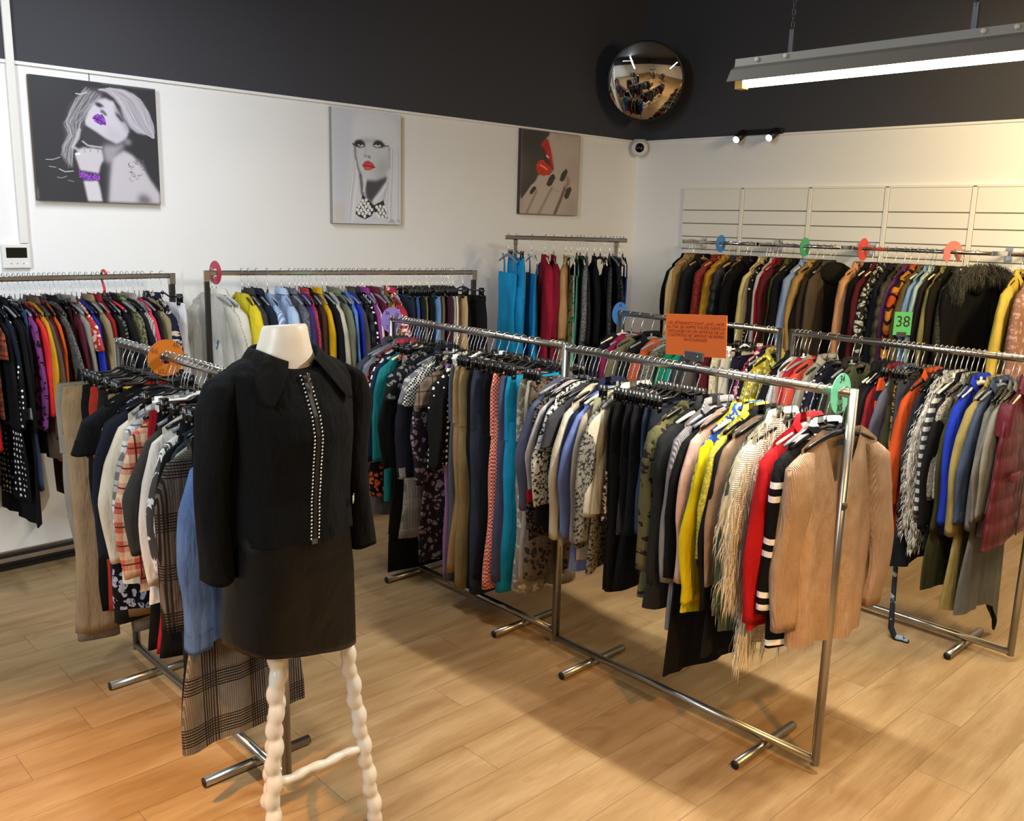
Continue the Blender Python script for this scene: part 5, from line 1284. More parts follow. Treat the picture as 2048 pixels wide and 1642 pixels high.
portrait.line([(0.615, 0.038), (0.75, 0.049), (0.868, 0.103), (0.926, 0.199), (0.965, 0.3), (0.969, 0.378), (0.971, 0.421)], 'd8d4dc', 0.0028, .42)
portrait.line([(0.598, 0.042), (0.713, 0.055), (0.818, 0.115), (0.88, 0.195), (0.911, 0.301), (0.95, 0.371), (0.959, 0.423)], 'd8d4dc', 0.0028, .42)
portrait.line([(0.57, 0.054), (0.679, 0.059), (0.769, 0.109), (0.813, 0.204), (0.861, 0.307), (0.918, 0.373), (0.964, 0.424)], 'c4bec8', 0.0028, .42)
portrait.line([(0.542, 0.058), (0.645, 0.059), (0.72, 0.123), (0.767, 0.212), (0.81, 0.313), (0.885, 0.373), (0.959, 0.419)], '807a84', 0.0028, .42)
portrait.line([(0.532, 0.057), (0.635, 0.061), (0.692, 0.121), (0.737, 0.214), (0.784, 0.315), (0.874, 0.373), (0.961, 0.413)], 'c4bec8', 0.0028, .42)
portrait.line([(0.54, 0.06), (0.646, 0.062), (0.706, 0.121), (0.756, 0.206), (0.806, 0.306), (0.889, 0.381), (0.955, 0.414)], '9a949e', 0.0028, .42)
portrait.line([(0.558, 0.047), (0.658, 0.056), (0.745, 0.112), (0.786, 0.209), (0.839, 0.308), (0.908, 0.376), (0.962, 0.424)], 'c4bec8', 0.0028, .42)
portrait.line([(0.567, 0.05), (0.686, 0.056), (0.767, 0.119), (0.818, 0.206), (0.864, 0.301), (0.917, 0.377), (0.966, 0.42)], 'd8d4dc', 0.0028, .42)
portrait.line([(0.593, 0.047), (0.725, 0.045), (0.822, 0.111), (0.883, 0.198), (0.926, 0.302), (0.949, 0.37), (0.964, 0.422)], '9a949e', 0.0028, .42)
portrait.line([(0.588, 0.042), (0.717, 0.049), (0.812, 0.112), (0.87, 0.2), (0.92, 0.304), (0.949, 0.37), (0.97, 0.417)], '9a949e', 0.0028, .42)
portrait.line([(0.565, 0.053), (0.673, 0.055), (0.754, 0.115), (0.81, 0.201), (0.844, 0.314), (0.912, 0.377), (0.96, 0.412)], '9a949e', 0.0028, .42)
portrait.line([(0.611, 0.043), (0.752, 0.045), (0.852, 0.111), (0.925, 0.194), (0.961, 0.31), (0.973, 0.375), (0.974, 0.423)], '807a84', 0.0028, .42)
portrait.line([(0.587, 0.047), (0.713, 0.054), (0.807, 0.105), (0.859, 0.203), (0.906, 0.305), (0.943, 0.371), (0.963, 0.417)], 'c4bec8', 0.0028, .42)
portrait.line([(0.613, 0.034), (0.747, 0.049), (0.867, 0.1), (0.923, 0.196), (0.967, 0.305), (0.97, 0.381), (0.971, 0.423)], 'e4e0e6', 0.0028, .42)
portrait.line([(0.619, 0.042), (0.751, 0.046), (0.869, 0.111), (0.933, 0.198), (0.965, 0.303), (0.972, 0.38), (0.971, 0.421)], '9a949e', 0.0028, .42)
portrait.line([(0.534, 0.055), (0.643, 0.062), (0.704, 0.118), (0.754, 0.209), (0.8, 0.307), (0.881, 0.38), (0.952, 0.421)], 'e4e0e6', 0.0028, .42)
portrait.line([(0.576, 0.054), (0.696, 0.056), (0.782, 0.108), (0.84, 0.197), (0.881, 0.304), (0.93, 0.377), (0.962, 0.418)], 'c4bec8', 0.0028, .42)
portrait.line([(0.571, 0.048), (0.676, 0.057), (0.769, 0.11), (0.818, 0.2), (0.86, 0.311), (0.911, 0.373), (0.967, 0.419)], '807a84', 0.0028, .42)
portrait.line([(0.616, 0.04), (0.74, 0.04), (0.846, 0.105), (0.916, 0.191), (0.948, 0.306), (0.962, 0.371), (0.966, 0.415)], 'd8d4dc', 0.0028, .42)
portrait.line([(0.57, 0.051), (0.687, 0.052), (0.768, 0.117), (0.827, 0.208), (0.868, 0.312), (0.926, 0.372), (0.966, 0.412)], '9a949e', 0.0028, .42)
portrait.line([(0.59, 0.042), (0.713, 0.054), (0.818, 0.113), (0.875, 0.199), (0.92, 0.311), (0.949, 0.377), (0.97, 0.415)], 'c4bec8', 0.0028, .42)
portrait.line([(0.609, 0.035), (0.75, 0.048), (0.861, 0.11), (0.924, 0.19), (0.953, 0.31), (0.966, 0.369), (0.974, 0.411)], '807a84', 0.0028, .42)
portrait.line([(0.532, 0.055), (0.626, 0.056), (0.689, 0.119), (0.738, 0.206), (0.776, 0.314), (0.879, 0.376), (0.955, 0.424)], 'e4e0e6', 0.0028, .42)
portrait.line([(0.585, 0.045), (0.71, 0.045), (0.813, 0.114), (0.864, 0.201), (0.909, 0.301), (0.949, 0.373), (0.97, 0.418)], 'c4bec8', 0.0028, .42)
portrait.line([(0.582, 0.043), (0.707, 0.044), (0.802, 0.113), (0.853, 0.198), (0.894, 0.311), (0.932, 0.373), (0.966, 0.417)], 'd8d4dc', 0.0028, .42)
portrait.line([(0.547, 0.058), (0.665, 0.061), (0.736, 0.12), (0.791, 0.209), (0.836, 0.31), (0.895, 0.375), (0.956, 0.419)], '807a84', 0.0028, .42)
portrait.line([(0.541, 0.059), (0.634, 0.065), (0.711, 0.112), (0.757, 0.208), (0.803, 0.313), (0.884, 0.379), (0.959, 0.418)], 'e4e0e6', 0.0028, .42)
portrait.line([(0.538, 0.056), (0.647, 0.058), (0.714, 0.114), (0.766, 0.206), (0.807, 0.313), (0.891, 0.374), (0.963, 0.419)], '9a949e', 0.0028, .42)
portrait.line([(0.537, 0.059), (0.64, 0.065), (0.722, 0.119), (0.759, 0.211), (0.814, 0.305), (0.89, 0.374), (0.953, 0.417)], '807a84', 0.0028, .42)
portrait.line([(0.596, 0.039), (0.719, 0.046), (0.82, 0.115), (0.887, 0.203), (0.929, 0.308), (0.951, 0.38), (0.962, 0.416)], '807a84', 0.0028, .42)
portrait.line([(0.535, 0.055), (0.638, 0.066), (0.7, 0.119), (0.744, 0.21), (0.794, 0.314), (0.877, 0.376), (0.954, 0.414)], '9a949e', 0.0028, .42)
portrait.line([(0.59, 0.049), (0.723, 0.046), (0.826, 0.102), (0.88, 0.205), (0.921, 0.303), (0.951, 0.37), (0.96, 0.422)], 'd8d4dc', 0.0028, .42)
portrait.line([(0.576, 0.05), (0.707, 0.048), (0.792, 0.114), (0.849, 0.198), (0.896, 0.3), (0.939, 0.371), (0.969, 0.421)], '9a949e', 0.0028, .42)
portrait.line([(0.576, 0.05), (0.697, 0.046), (0.787, 0.116), (0.845, 0.196), (0.886, 0.307), (0.927, 0.371), (0.962, 0.416)], '9a949e', 0.0028, .42)
portrait.line([(0.533, 0.057), (0.627, 0.061), (0.693, 0.117), (0.738, 0.209), (0.786, 0.305), (0.881, 0.377), (0.954, 0.421)], 'd8d4dc', 0.0028, .42)
portrait.line([(0.547, 0.054), (0.657, 0.06), (0.727, 0.121), (0.773, 0.213), (0.819, 0.306), (0.898, 0.375), (0.956, 0.414)], 'c4bec8', 0.0028, .42)
portrait.line([(0.546, 0.057), (0.652, 0.061), (0.725, 0.113), (0.778, 0.207), (0.816, 0.307), (0.9, 0.37), (0.963, 0.413)], 'c4bec8', 0.0028, .42)
portrait.line([(0.571, 0.046), (0.692, 0.054), (0.786, 0.116), (0.833, 0.204), (0.883, 0.302), (0.931, 0.372), (0.963, 0.418)], '807a84', 0.0028, .42)
portrait.line([(0.596, 0.042), (0.715, 0.046), (0.807, 0.106), (0.871, 0.199), (0.907, 0.305), (0.942, 0.378), (0.96, 0.419)], 'c4bec8', 0.0028, .42)
portrait.line([(0.532, 0.062), (0.638, 0.062), (0.699, 0.118), (0.746, 0.209), (0.795, 0.303), (0.885, 0.376), (0.952, 0.421)], 'c4bec8', 0.0028, .42)
portrait.line([(0.592, 0.047), (0.718, 0.054), (0.821, 0.106), (0.871, 0.195), (0.908, 0.307), (0.95, 0.373), (0.969, 0.413)], 'd8d4dc', 0.0028, .42)
portrait.line([(0.598, 0.043), (0.725, 0.05), (0.833, 0.11), (0.889, 0.199), (0.933, 0.3), (0.958, 0.381), (0.969, 0.424)], 'd8d4dc', 0.0028, .42)
portrait.poly([(0.527, 0.131), (0.58, 0.123), (0.645, 0.144), (0.669, 0.203), (0.705, 0.275), (0.743, 0.326), (0.76, 0.38), (0.728, 0.453), (0.649, 0.501), (0.563, 0.467), (0.48, 0.413), (0.405, 0.366), (0.402, 0.326), (0.433, 0.249), (0.477, 0.177)], 'cfcad5', 1)
portrait.poly([(0.65, 0.171), (0.688, 0.215), (0.725, 0.287), (0.761, 0.359), (0.751, 0.409), (0.715, 0.329), (0.665, 0.265)], '8c8690', 3, .8)
portrait.poly([(0.395, 0.367), (0.48, 0.413), (0.563, 0.467), (0.642, 0.502), (0.558, 0.547), (0.518, 0.536), (0.44, 0.522), (0.382, 0.503)], '3e3c42', 2)
portrait.poly([(0.547, 0.51), (0.649, 0.508), (0.719, 0.475), (0.702, 0.532), (0.658, 0.577), (0.605, 0.658), (0.562, 0.682), (0.539, 0.628), (0.528, 0.546)], 'a29ca4', 3)
portrait.poly([(0.722, 0.439), (0.769, 0.456), (0.778, 0.484), (0.738, 0.504), (0.712, 0.482)], '8a848c', 2)
portrait.line([(0.357, 0.404), (0.339, 0.473), (0.295, 0.545), (0.332, 0.569)], 'c4c0c6', .012, .8)
portrait.line([(0.376, 0.497), (0.413, 0.528), (0.472, 0.533), (0.525, 0.536)], 'c4c0c6', .007, .9)
portrait.poly([(0.607, 0.623), (0.658, 0.577), (0.708, 0.545), (0.775, 0.582), (0.855, 0.662), (0.919, 0.787), (0.999, 0.907), (0.998, 0.999), (0.548, 0.998), (0.568, 0.801), (0.583, 0.681)], 'c6c0c8', 2)
portrait.poly([(0.549, 0.683), (0.599, 0.645), (0.575, 0.8), (0.551, 0.996), (0.527, 0.997)], '55525a', 3, .7)
portrait.poly([(0.799, 1.003), (0.825, 0.922), (0.875, 0.927), (0.916, 0.969), (0.921, 1.002)], '5a565e', 4, .9)
portrait.poly([(0.317, 0.594), (0.345, 0.561), (0.386, 0.542), (0.415, 0.552), (0.445, 0.542), (0.484, 0.55), (0.524, 0.55), (0.537, 0.635), (0.504, 0.7), (0.49, 0.757), (0.339, 0.739), (0.324, 0.678), (0.308, 0.625)], 'cbc5cc', 1)
portrait.line([(0.385, 0.558), (0.389, 0.588)], '8c868e', .003)
portrait.line([(0.438, 0.553), (0.429, 0.581)], '8c868e', .003)
portrait.line([(0.497, 0.559), (0.489, 0.58)], '8c868e', .003)
portrait.line([(0.316, 0.607), (0.342, 0.602)], 'f0f0f0', .008)
portrait.poly([(0.359, 0.82), (0.479, 0.819), (0.494, 0.889), (0.506, 0.996), (0.386, 0.997), (0.373, 0.903)], 'd2ccd3', 1)
portrait.poly([(0.323, 0.74), (0.403, 0.761), (0.493, 0.765), (0.494, 0.814), (0.406, 0.819), (0.334, 0.801)], '6a3290', 0, 1, .9)
portrait.poly([(0.464, 0.293), (0.498, 0.261), (0.524, 0.266), (0.547, 0.26), (0.567, 0.299), (0.573, 0.343), (0.525, 0.351), (0.48, 0.325)], '6f3498', 0, 1, .8, 3)
portrait.line([(0.469, 0.299), (0.521, 0.311), (0.568, 0.343)], '3c1c58', .004)
portrait.poly([(0.494, 0.17), (0.524, 0.166), (0.565, 0.194), (0.528, 0.205), (0.499, 0.191)], '2c2a30', 1)
portrait.line([(0.477, 0.187), (0.526, 0.138), (0.587, 0.124), (0.619, 0.141)], '77727a', .006, .5, 1)
portrait.poly([(0.54, 0.22), (0.569, 0.241), (0.585, 0.263), (0.57, 0.27), (0.555, 0.249), (0.532, 0.244)], '3a363c', 1)
portrait.poly([(0.652, 0.225), (0.692, 0.262), (0.72, 0.301), (0.703, 0.31), (0.662, 0.259)], '3a363c', 1)
portrait.poly([(0.572, 0.343), (0.657, 0.376), (0.73, 0.411), (0.72, 0.46), (0.65, 0.494), (0.564, 0.453)], 'b8b2bc', 6, .5)
portrait.line([(0.749, 0.682), (0.739, 0.676), (0.735, 0.666), (0.739, 0.655), (0.75, 0.647)], '6c666e', .0022, .8)
portrait.line([(0.74, 0.731), (0.748, 0.726), (0.757, 0.726), (0.764, 0.731), (0.767, 0.737)], '6c666e', .0022, .8)
portrait.line([(0.804, 0.615), (0.821, 0.612), (0.836, 0.616), (0.844, 0.627), (0.842, 0.641)], '6c666e', .0022, .8)
portrait.line([(0.752, 0.729), (0.765, 0.727), (0.775, 0.732), (0.78, 0.741), (0.778, 0.752)], '6c666e', .0022, .8)
portrait.line([(0.872, 0.649), (0.862, 0.642), (0.859, 0.632), (0.864, 0.621), (0.875, 0.613)], '6c666e', .0022, .8)
portrait.line([(0.858, 0.676), (0.858, 0.669), (0.863, 0.662), (0.872, 0.659), (0.881, 0.66)], '6c666e', .0022, .8)
portrait.line([(0.819, 0.633), (0.814, 0.641), (0.804, 0.645), (0.794, 0.645), (0.787, 0.639)], '6c666e', .0022, .8)
portrait.line([(0.756, 0.673), (0.747, 0.673), (0.741, 0.67), (0.739, 0.664), (0.741, 0.657)], '6c666e', .0022, .8)
portrait.line([(0.836, 0.743), (0.832, 0.75), (0.825, 0.754), (0.816, 0.755), (0.808, 0.752)], '6c666e', .0022, .8)
portrait.line([(0.771, 0.639), (0.782, 0.638), (0.79, 0.643), (0.794, 0.65), (0.791, 0.659)], '6c666e', .0022, .8)
portrait.line([(0.741, 0.692), (0.75, 0.684), (0.764, 0.681), (0.776, 0.684), (0.782, 0.693)], '6c666e', .0022, .8)
portrait.line([(0.799, 0.627), (0.808, 0.633), (0.81, 0.643), (0.805, 0.653), (0.794, 0.659)], '6c666e', .0022, .8)
portrait.line([(0.844, 0.705), (0.858, 0.699), (0.873, 0.701), (0.883, 0.709), (0.884, 0.721)], '6c666e', .0022, .8)
portrait.line([(0.833, 0.663), (0.841, 0.665), (0.845, 0.671), (0.845, 0.677), (0.84, 0.683)], '6c666e', .0022, .8)
portrait.line([(0.849, 0.624), (0.861, 0.628), (0.868, 0.637), (0.866, 0.649), (0.857, 0.658)], '6c666e', .0022, .8)
portrait.line([(0.797, 0.626), (0.81, 0.628), (0.818, 0.636), (0.818, 0.647), (0.811, 0.657)], '6c666e', .0022, .8)
portrait.line([(0.842, 0.688), (0.846, 0.676), (0.858, 0.668), (0.872, 0.665), (0.885, 0.67)], '6c666e', .0022, .8)
portrait.line([(0.853, 0.74), (0.846, 0.751), (0.833, 0.758), (0.818, 0.758), (0.807, 0.751)], '6c666e', .0022, .8)
portrait.line([(0.794, 0.763), (0.784, 0.768), (0.773, 0.769), (0.764, 0.764), (0.76, 0.756)], '6c666e', .0022, .8)
portrait.line([(0.788, 0.771), (0.782, 0.767), (0.781, 0.76), (0.786, 0.753), (0.794, 0.749)], '6c666e', .0022, .8)
portrait.line([(0.81, 0.768), (0.813, 0.775), (0.811, 0.782), (0.804, 0.788), (0.794, 0.791)], '6c666e', .0022, .8)
portrait.line([(0.885, 0.687), (0.885, 0.695), (0.879, 0.702), (0.87, 0.705), (0.86, 0.704)], '6c666e', .0022, .8)
portrait.line([(0.834, 0.651), (0.83, 0.659), (0.821, 0.663), (0.811, 0.663), (0.804, 0.659)], '6c666e', .0022, .8)
portrait.line([(0.749, 0.735), (0.757, 0.736), (0.762, 0.74), (0.763, 0.747), (0.759, 0.753)], '6c666e', .0022, .8)
portrait.line([(0.772, 0.808), (0.755, 0.807), (0.744, 0.798), (0.741, 0.786), (0.748, 0.773)], '6c666e', .0022, .8)
portrait.line([(0.766, 0.713), (0.758, 0.704), (0.759, 0.692), (0.768, 0.682), (0.782, 0.677)], '6c666e', .0022, .8)
canvas(1.548, 2.205, 2.006, 2.64, portrait, 'canvas of a blonde woman with purple lips and bracelet, leftmost on the wall', '5c4c3c')
nail = MB().cyl((1.86, YA - .004, 2.64), (1.86, YA - .004, 2.695), .0018, n=6).build('picture_wire', M['pewter']); tag(nail, 'short wire above the leftmost portrait canvas', 'wire')
portrait_two = Art(150, 200, (.82, .83, .87)); portrait_two.asp = 1.33
portrait_two.poly([(-0.0, 0.0), (0.376, -0.001), (0.256, 1.001), (-0.0, 1.0)], 'c8cbd6', 12, .6)
portrait_two.poly([(0.014, 0.83), (0.192, 0.838), (0.179, 0.989), (0.0, 0.993)], 'cfcabf', 3, .8)
portrait_two.poly([(0.3, 0.073), (0.397, 0.02), (0.595, -0.002), (0.775, 0.01), (0.937, 0.093), (0.992, 0.294), (1.0, 0.993), (0.803, 0.99), (0.767, 0.792), (0.708, 0.311), (0.297, 0.31), (0.288, 0.172)], 'dcdde2', 4)
portrait_two.poly([(0.276, 0.271), (0.319, 0.308), (0.349, 0.5), (0.404, 0.585), (0.425, 0.735), (0.368, 0.943), (0.289, 0.987), (0.201, 0.989), (0.25, 0.606)], 'dcdce0', 4)
portrait_two.poly([(0.314, 0.269), (0.708, 0.237), (0.817, 0.305), (0.826, 0.511), (0.778, 0.569), (0.617, 0.609), (0.504, 0.608), (0.404, 0.572), (0.355, 0.5), (0.323, 0.401)], 'cdd1d6', 1)
portrait_two.poly([(0.64, 0.438), (0.823, 0.373), (0.827, 0.532), (0.709, 0.585), (0.595, 0.604)], 'a4a8b0', 9, .8)
portrait_two.line([(0.319, 0.308), (0.326, 0.401), (0.355, 0.493), (0.404, 0.572)], '5c5c66', .012, .8, 1)
portrait_two.line([(0.823, 0.298), (0.827, 0.442), (0.824, 0.539)], '6c6c76', .008, .8, 1)
portrait_two.poly([(0.395, 0.254), (0.64, 0.238), (0.64, 0.262), (0.55, 0.261), (0.417, 0.276)], '8c8e96', 3, .8)
portrait_two.poly([(0.302, 0.299), (0.341, 0.267), (0.406, 0.256), (0.456, 0.277), (0.472, 0.312), (0.395, 0.324), (0.335, 0.321)], '2a2a32', 1)
portrait_two.poly([(0.362, 0.302), (0.395, 0.294), (0.428, 0.298), (0.448, 0.31), (0.395, 0.318)], 'eceef0')
portrait_two.poly([(0.382, 0.296), (0.417, 0.292), (0.419, 0.307), (0.39, 0.309)], '30303a')
portrait_two.poly([(0.578, 0.299), (0.601, 0.264), (0.651, 0.247), (0.708, 0.254), (0.765, 0.291), (0.708, 0.31), (0.617, 0.31)], '2a2a32', 1)
portrait_two.poly([(0.601, 0.298), (0.634, 0.283), (0.685, 0.286), (0.699, 0.298), (0.64, 0.307)], 'eceef0')
portrait_two.poly([(0.634, 0.282), (0.672, 0.28), (0.672, 0.296), (0.64, 0.298)], '30303a')
portrait_two.line([(0.308, 0.309), (0.286, 0.297)], '2a2a32', .006)
portrait_two.line([(0.742, 0.296), (0.811, 0.288)], '44444c', .006)
portrait_two.poly([(0.455, 0.39), (0.477, 0.386), (0.483, 0.402), (0.466, 0.407)], '6a6a72', 1)
portrait_two.poly([(0.505, 0.388), (0.55, 0.402), (0.539, 0.413), (0.505, 0.401)], '3c3c44', 1)
portrait_two.line([(0.483, 0.325), (0.472, 0.366), (0.455, 0.394)], 'a8acb2', .008, .6, 1)
portrait_two.poly([(0.424, 0.478), (0.466, 0.442), (0.516, 0.434), (0.572, 0.452), (0.615, 0.488), (0.566, 0.51), (0.516, 0.521), (0.46, 0.518)], 'c8404a', 0)
portrait_two.poly([(0.449, 0.488), (0.516, 0.482), (0.583, 0.492), (0.538, 0.511), (0.471, 0.509)], 'e08078', 2, .8)
portrait_two.line([(0.429, 0.481), (0.505, 0.484), (0.608, 0.491)], '7c1c28', .006)
portrait_two.poly([(0.482, 0.611), (0.617, 0.612), (0.79, 0.565), (0.819, 0.581), (0.732, 0.647), (0.594, 0.77), (0.56, 0.813), (0.481, 0.767), (0.465, 0.678)], '47474e', 2)
portrait_two.line([(0.393, 0.572), (0.414, 0.653), (0.425, 0.728)], '55555e', .02, .9, 1)
portrait_two.line([(0.471, 0.603), (0.459, 0.658), (0.442, 0.707)], 'dcdce2', .014, .9)
portrait_two.poly([(0.425, 0.731), (0.464, 0.761), (0.594, 0.829), (0.738, 0.779), (0.785, 0.919), (0.809, 0.947), (0.698, 0.935), (0.594, 0.885), (0.548, 0.932), (0.457, 0.959), (0.368, 0.936), (0.323, 0.913), (0.335, 0.855), (0.402, 0.797)], '2b2b30', 0)
portrait_two.dot(0.374, 0.847, .021, 'ecece8')
portrait_two.dot(0.351, 0.877, .021, 'ecece8')
portrait_two.dot(0.373, 0.905, .021, 'ecece8')
portrait_two.dot(0.426, 0.793, .021, 'ecece8')
portrait_two.dot(0.403, 0.823, .021, 'ecece8')
portrait_two.dot(0.425, 0.851, .021, 'ecece8')
portrait_two.dot(0.403, 0.881, .021, 'ecece8')
portrait_two.dot(0.425, 0.909, .021, 'ecece8')
portrait_two.dot(0.477, 0.786, .021, 'ecece8')
portrait_two.dot(0.455, 0.816, .021, 'ecece8')
portrait_two.dot(0.477, 0.844, .021, 'ecece8')
portrait_two.dot(0.454, 0.874, .021, 'ecece8')
portrait_two.dot(0.477, 0.902, .021, 'ecece8')
portrait_two.dot(0.454, 0.932, .021, 'ecece8')
portrait_two.dot(0.507, 0.82, .021, 'ecece8')
portrait_two.dot(0.529, 0.848, .021, 'ecece8')
portrait_two.dot(0.506, 0.878, .021, 'ecece8')
portrait_two.dot(0.529, 0.907, .021, 'ecece8')
portrait_two.dot(0.559, 0.871, .021, 'ecece8')
portrait_two.dot(0.634, 0.845, .021, 'ecece8')
portrait_two.dot(0.634, 0.904, .021, 'ecece8')
portrait_two.dot(0.687, 0.838, .021, 'ecece8')
portrait_two.dot(0.664, 0.868, .021, 'ecece8')
portrait_two.dot(0.687, 0.897, .021, 'ecece8')
portrait_two.dot(0.664, 0.927, .021, 'ecece8')
portrait_two.dot(0.741, 0.842, .021, 'ecece8')
portrait_two.dot(0.718, 0.872, .021, 'ecece8')
portrait_two.dot(0.741, 0.901, .021, 'ecece8')
portrait_two.dot(0.718, 0.931, .021, 'ecece8')
portrait_two.dot(0.771, 0.865, .021, 'ecece8')
portrait_two.dot(0.771, 0.924, .021, 'ecece8')
portrait_two.line([(0.824, 0.511), (0.801, 0.616), (0.709, 0.71), (0.594, 0.791)], 'e4e4ea', .02, .9, 1)
portrait_two.line([(0.813, 0.616), (0.755, 0.723), (0.732, 0.786)], '9a9aa4', .01, .7, 1)
portrait_two.line([(0.9, 0.31), (0.886, 0.511), (0.877, 0.719), (0.87, 0.971)], 'e0e0e4', 0.005, .42)
portrait_two.line([(0.948, 0.306), (0.963, 0.509), (0.949, 0.711), (0.954, 0.966)], 'ececf0', 0.005, .42)
portrait_two.line([(0.844, 0.322), (0.835, 0.505), (0.811, 0.722), (0.794, 0.965)], 'c8c8d0', 0.005, .42)
portrait_two.line([(0.95, 0.298), (0.959, 0.507), (0.954, 0.721), (0.939, 0.967)], 'ececf0', 0.005, .42)
portrait_two.line([(0.919, 0.309), (0.923, 0.503), (0.907, 0.716), (0.896, 0.967)], 'c8c8d0', 0.005, .42)
portrait_two.line([(0.821, 0.337), (0.821, 0.507), (0.788, 0.726), (0.772, 0.959)], 'e0e0e4', 0.005, .42)
portrait_two.line([(0.84, 0.327), (0.823, 0.507), (0.803, 0.725), (0.79, 0.96)], 'b4b4bc', 0.005, .42)
portrait_two.line([(0.968, 0.293), (0.969, 0.499), (0.961, 0.72), (0.967, 0.966)], 'c8c8d0', 0.005, .42)
portrait_two.line([(0.942, 0.31), (0.933, 0.505), (0.934, 0.716), (0.916, 0.974)], 'e0e0e4', 0.005, .42)
portrait_two.line([(0.886, 0.313), (0.876, 0.503), (0.854, 0.721), (0.853, 0.97)], 'c8c8d0', 0.005, .42)
portrait_two.line([(0.889, 0.315), (0.896, 0.509), (0.865, 0.722), (0.874, 0.971)], 'b4b4bc', 0.005, .42)
portrait_two.line([(0.89, 0.317), (0.894, 0.508), (0.865, 0.724), (0.86, 0.967)], 'c8c8d0', 0.005, .42)
portrait_two.line([(0.877, 0.318), (0.876, 0.503), (0.839, 0.722), (0.841, 0.968)], 'b4b4bc', 0.005, .42)
portrait_two.line([(0.97, 0.298), (0.988, 0.499), (0.984, 0.717), (0.989, 0.97)], 'ececf0', 0.005, .42)
portrait_two.line([(0.857, 0.325), (0.842, 0.513), (0.823, 0.722), (0.815, 0.967)], 'ececf0', 0.005, .42)
portrait_two.line([(0.96, 0.297), (0.954, 0.507), (0.963, 0.717), (0.951, 0.972)], 'e0e0e4', 0.005, .42)
portrait_two.line([(0.87, 0.325), (0.865, 0.513), (0.841, 0.715), (0.841, 0.964)], 'b4b4bc', 0.005, .42)
portrait_two.line([(0.906, 0.313), (0.912, 0.503), (0.901, 0.721), (0.898, 0.964)], 'e0e0e4', 0.005, .42)
portrait_two.line([(0.859, 0.32), (0.86, 0.507), (0.834, 0.718), (0.837, 0.969)], 'e0e0e4', 0.005, .42)
portrait_two.line([(0.905, 0.316), (0.901, 0.507), (0.897, 0.718), (0.898, 0.968)], 'ececf0', 0.005, .42)
portrait_two.line([(0.967, 0.3), (0.988, 0.499), (0.988, 0.719), (0.977, 0.969)], 'c8c8d0', 0.005, .42)
portrait_two.line([(0.835, 0.328), (0.831, 0.512), (0.804, 0.721), (0.785, 0.958)], 'c8c8d0', 0.005, .42)
portrait_two.line([(0.965, 0.296), (0.98, 0.498), (0.965, 0.72), (0.962, 0.974)], 'c8c8d0', 0.005, .42)
portrait_two.line([(0.893, 0.315), (0.899, 0.504), (0.88, 0.716), (0.868, 0.962)], 'ececf0', 0.005, .42)
portrait_two.line([(0.875, 0.32), (0.876, 0.511), (0.852, 0.724), (0.846, 0.961)], 'c8c8d0', 0.005, .42)
portrait_two.line([(0.95, 0.298), (0.966, 0.508), (0.951, 0.719), (0.962, 0.97)], 'b4b4bc', 0.005, .42)
portrait_two.line([(0.856, 0.321), (0.854, 0.509), (0.835, 0.722), (0.835, 0.968)], 'ececf0', 0.005, .42)
portrait_two.line([(0.885, 0.319), (0.872, 0.512), (0.863, 0.722), (0.842, 0.968)], 'c8c8d0', 0.005, .42)
portrait_two.line([(0.82, 0.336), (0.816, 0.515), (0.772, 0.725), (0.765, 0.96)], 'c8c8d0', 0.005, .42)
portrait_two.line([(0.954, 0.298), (0.963, 0.504), (0.957, 0.718), (0.962, 0.975)], 'b4b4bc', 0.005, .42)
portrait_two.line([(0.335, 0.484), (0.386, 0.609), (0.344, 0.788), (0.306, 0.971)], 'd0d0d8', 0.006, .42)
portrait_two.line([(0.299, 0.393), (0.31, 0.554), (0.265, 0.754), (0.232, 0.978)], 'd0d0d8', 0.006, .42)
portrait_two.line([(0.329, 0.451), (0.356, 0.591), (0.326, 0.773), (0.287, 0.976)], 'ececf0', 0.006, .42)
portrait_two.line([(0.304, 0.4), (0.311, 0.557), (0.272, 0.757), (0.235, 0.972)], 'b4b4bc', 0.006, .42)
portrait_two.line([(0.322, 0.453), (0.35, 0.586), (0.322, 0.778), (0.278, 0.973)], 'd0d0d8', 0.006, .42)
portrait_two.line([(0.307, 0.393), (0.307, 0.556), (0.261, 0.754), (0.242, 0.972)], 'd0d0d8', 0.006, .42)
portrait_two.line([(0.321, 0.429), (0.338, 0.578), (0.296, 0.77), (0.26, 0.977)], 'ececf0', 0.006, .42)
portrait_two.line([(0.302, 0.391), (0.311, 0.549), (0.268, 0.75), (0.23, 0.97)], 'b4b4bc', 0.006, .42)
portrait_two.line([(0.297, 0.375), (0.294, 0.543), (0.249, 0.75), (0.215, 0.975)], 'ececf0', 0.006, .42)
portrait_two.line([(0.307, 0.415), (0.327, 0.567), (0.285, 0.76), (0.25, 0.973)], 'b4b4bc', 0.006, .42)
portrait_two.line([(0.331, 0.482), (0.383, 0.604), (0.345, 0.785), (0.298, 0.976)], 'd0d0d8', 0.006, .42)
portrait_two.line([(0.326, 0.44), (0.35, 0.584), (0.314, 0.768), (0.275, 0.972)], 'd0d0d8', 0.006, .42)
portrait_two.line([(0.324, 0.453), (0.36, 0.589), (0.315, 0.774), (0.283, 0.975)], 'ececf0', 0.006, .42)
portrait_two.line([(0.302, 0.374), (0.296, 0.542), (0.251, 0.747), (0.225, 0.976)], 'ececf0', 0.006, .42)
portrait_two.line([(0.291, 0.363), (0.283, 0.537), (0.239, 0.74), (0.21, 0.973)], 'b4b4bc', 0.006, .42)
portrait_two.line([(0.327, 0.443), (0.349, 0.584), (0.307, 0.776), (0.274, 0.976)], 'ececf0', 0.006, .42)
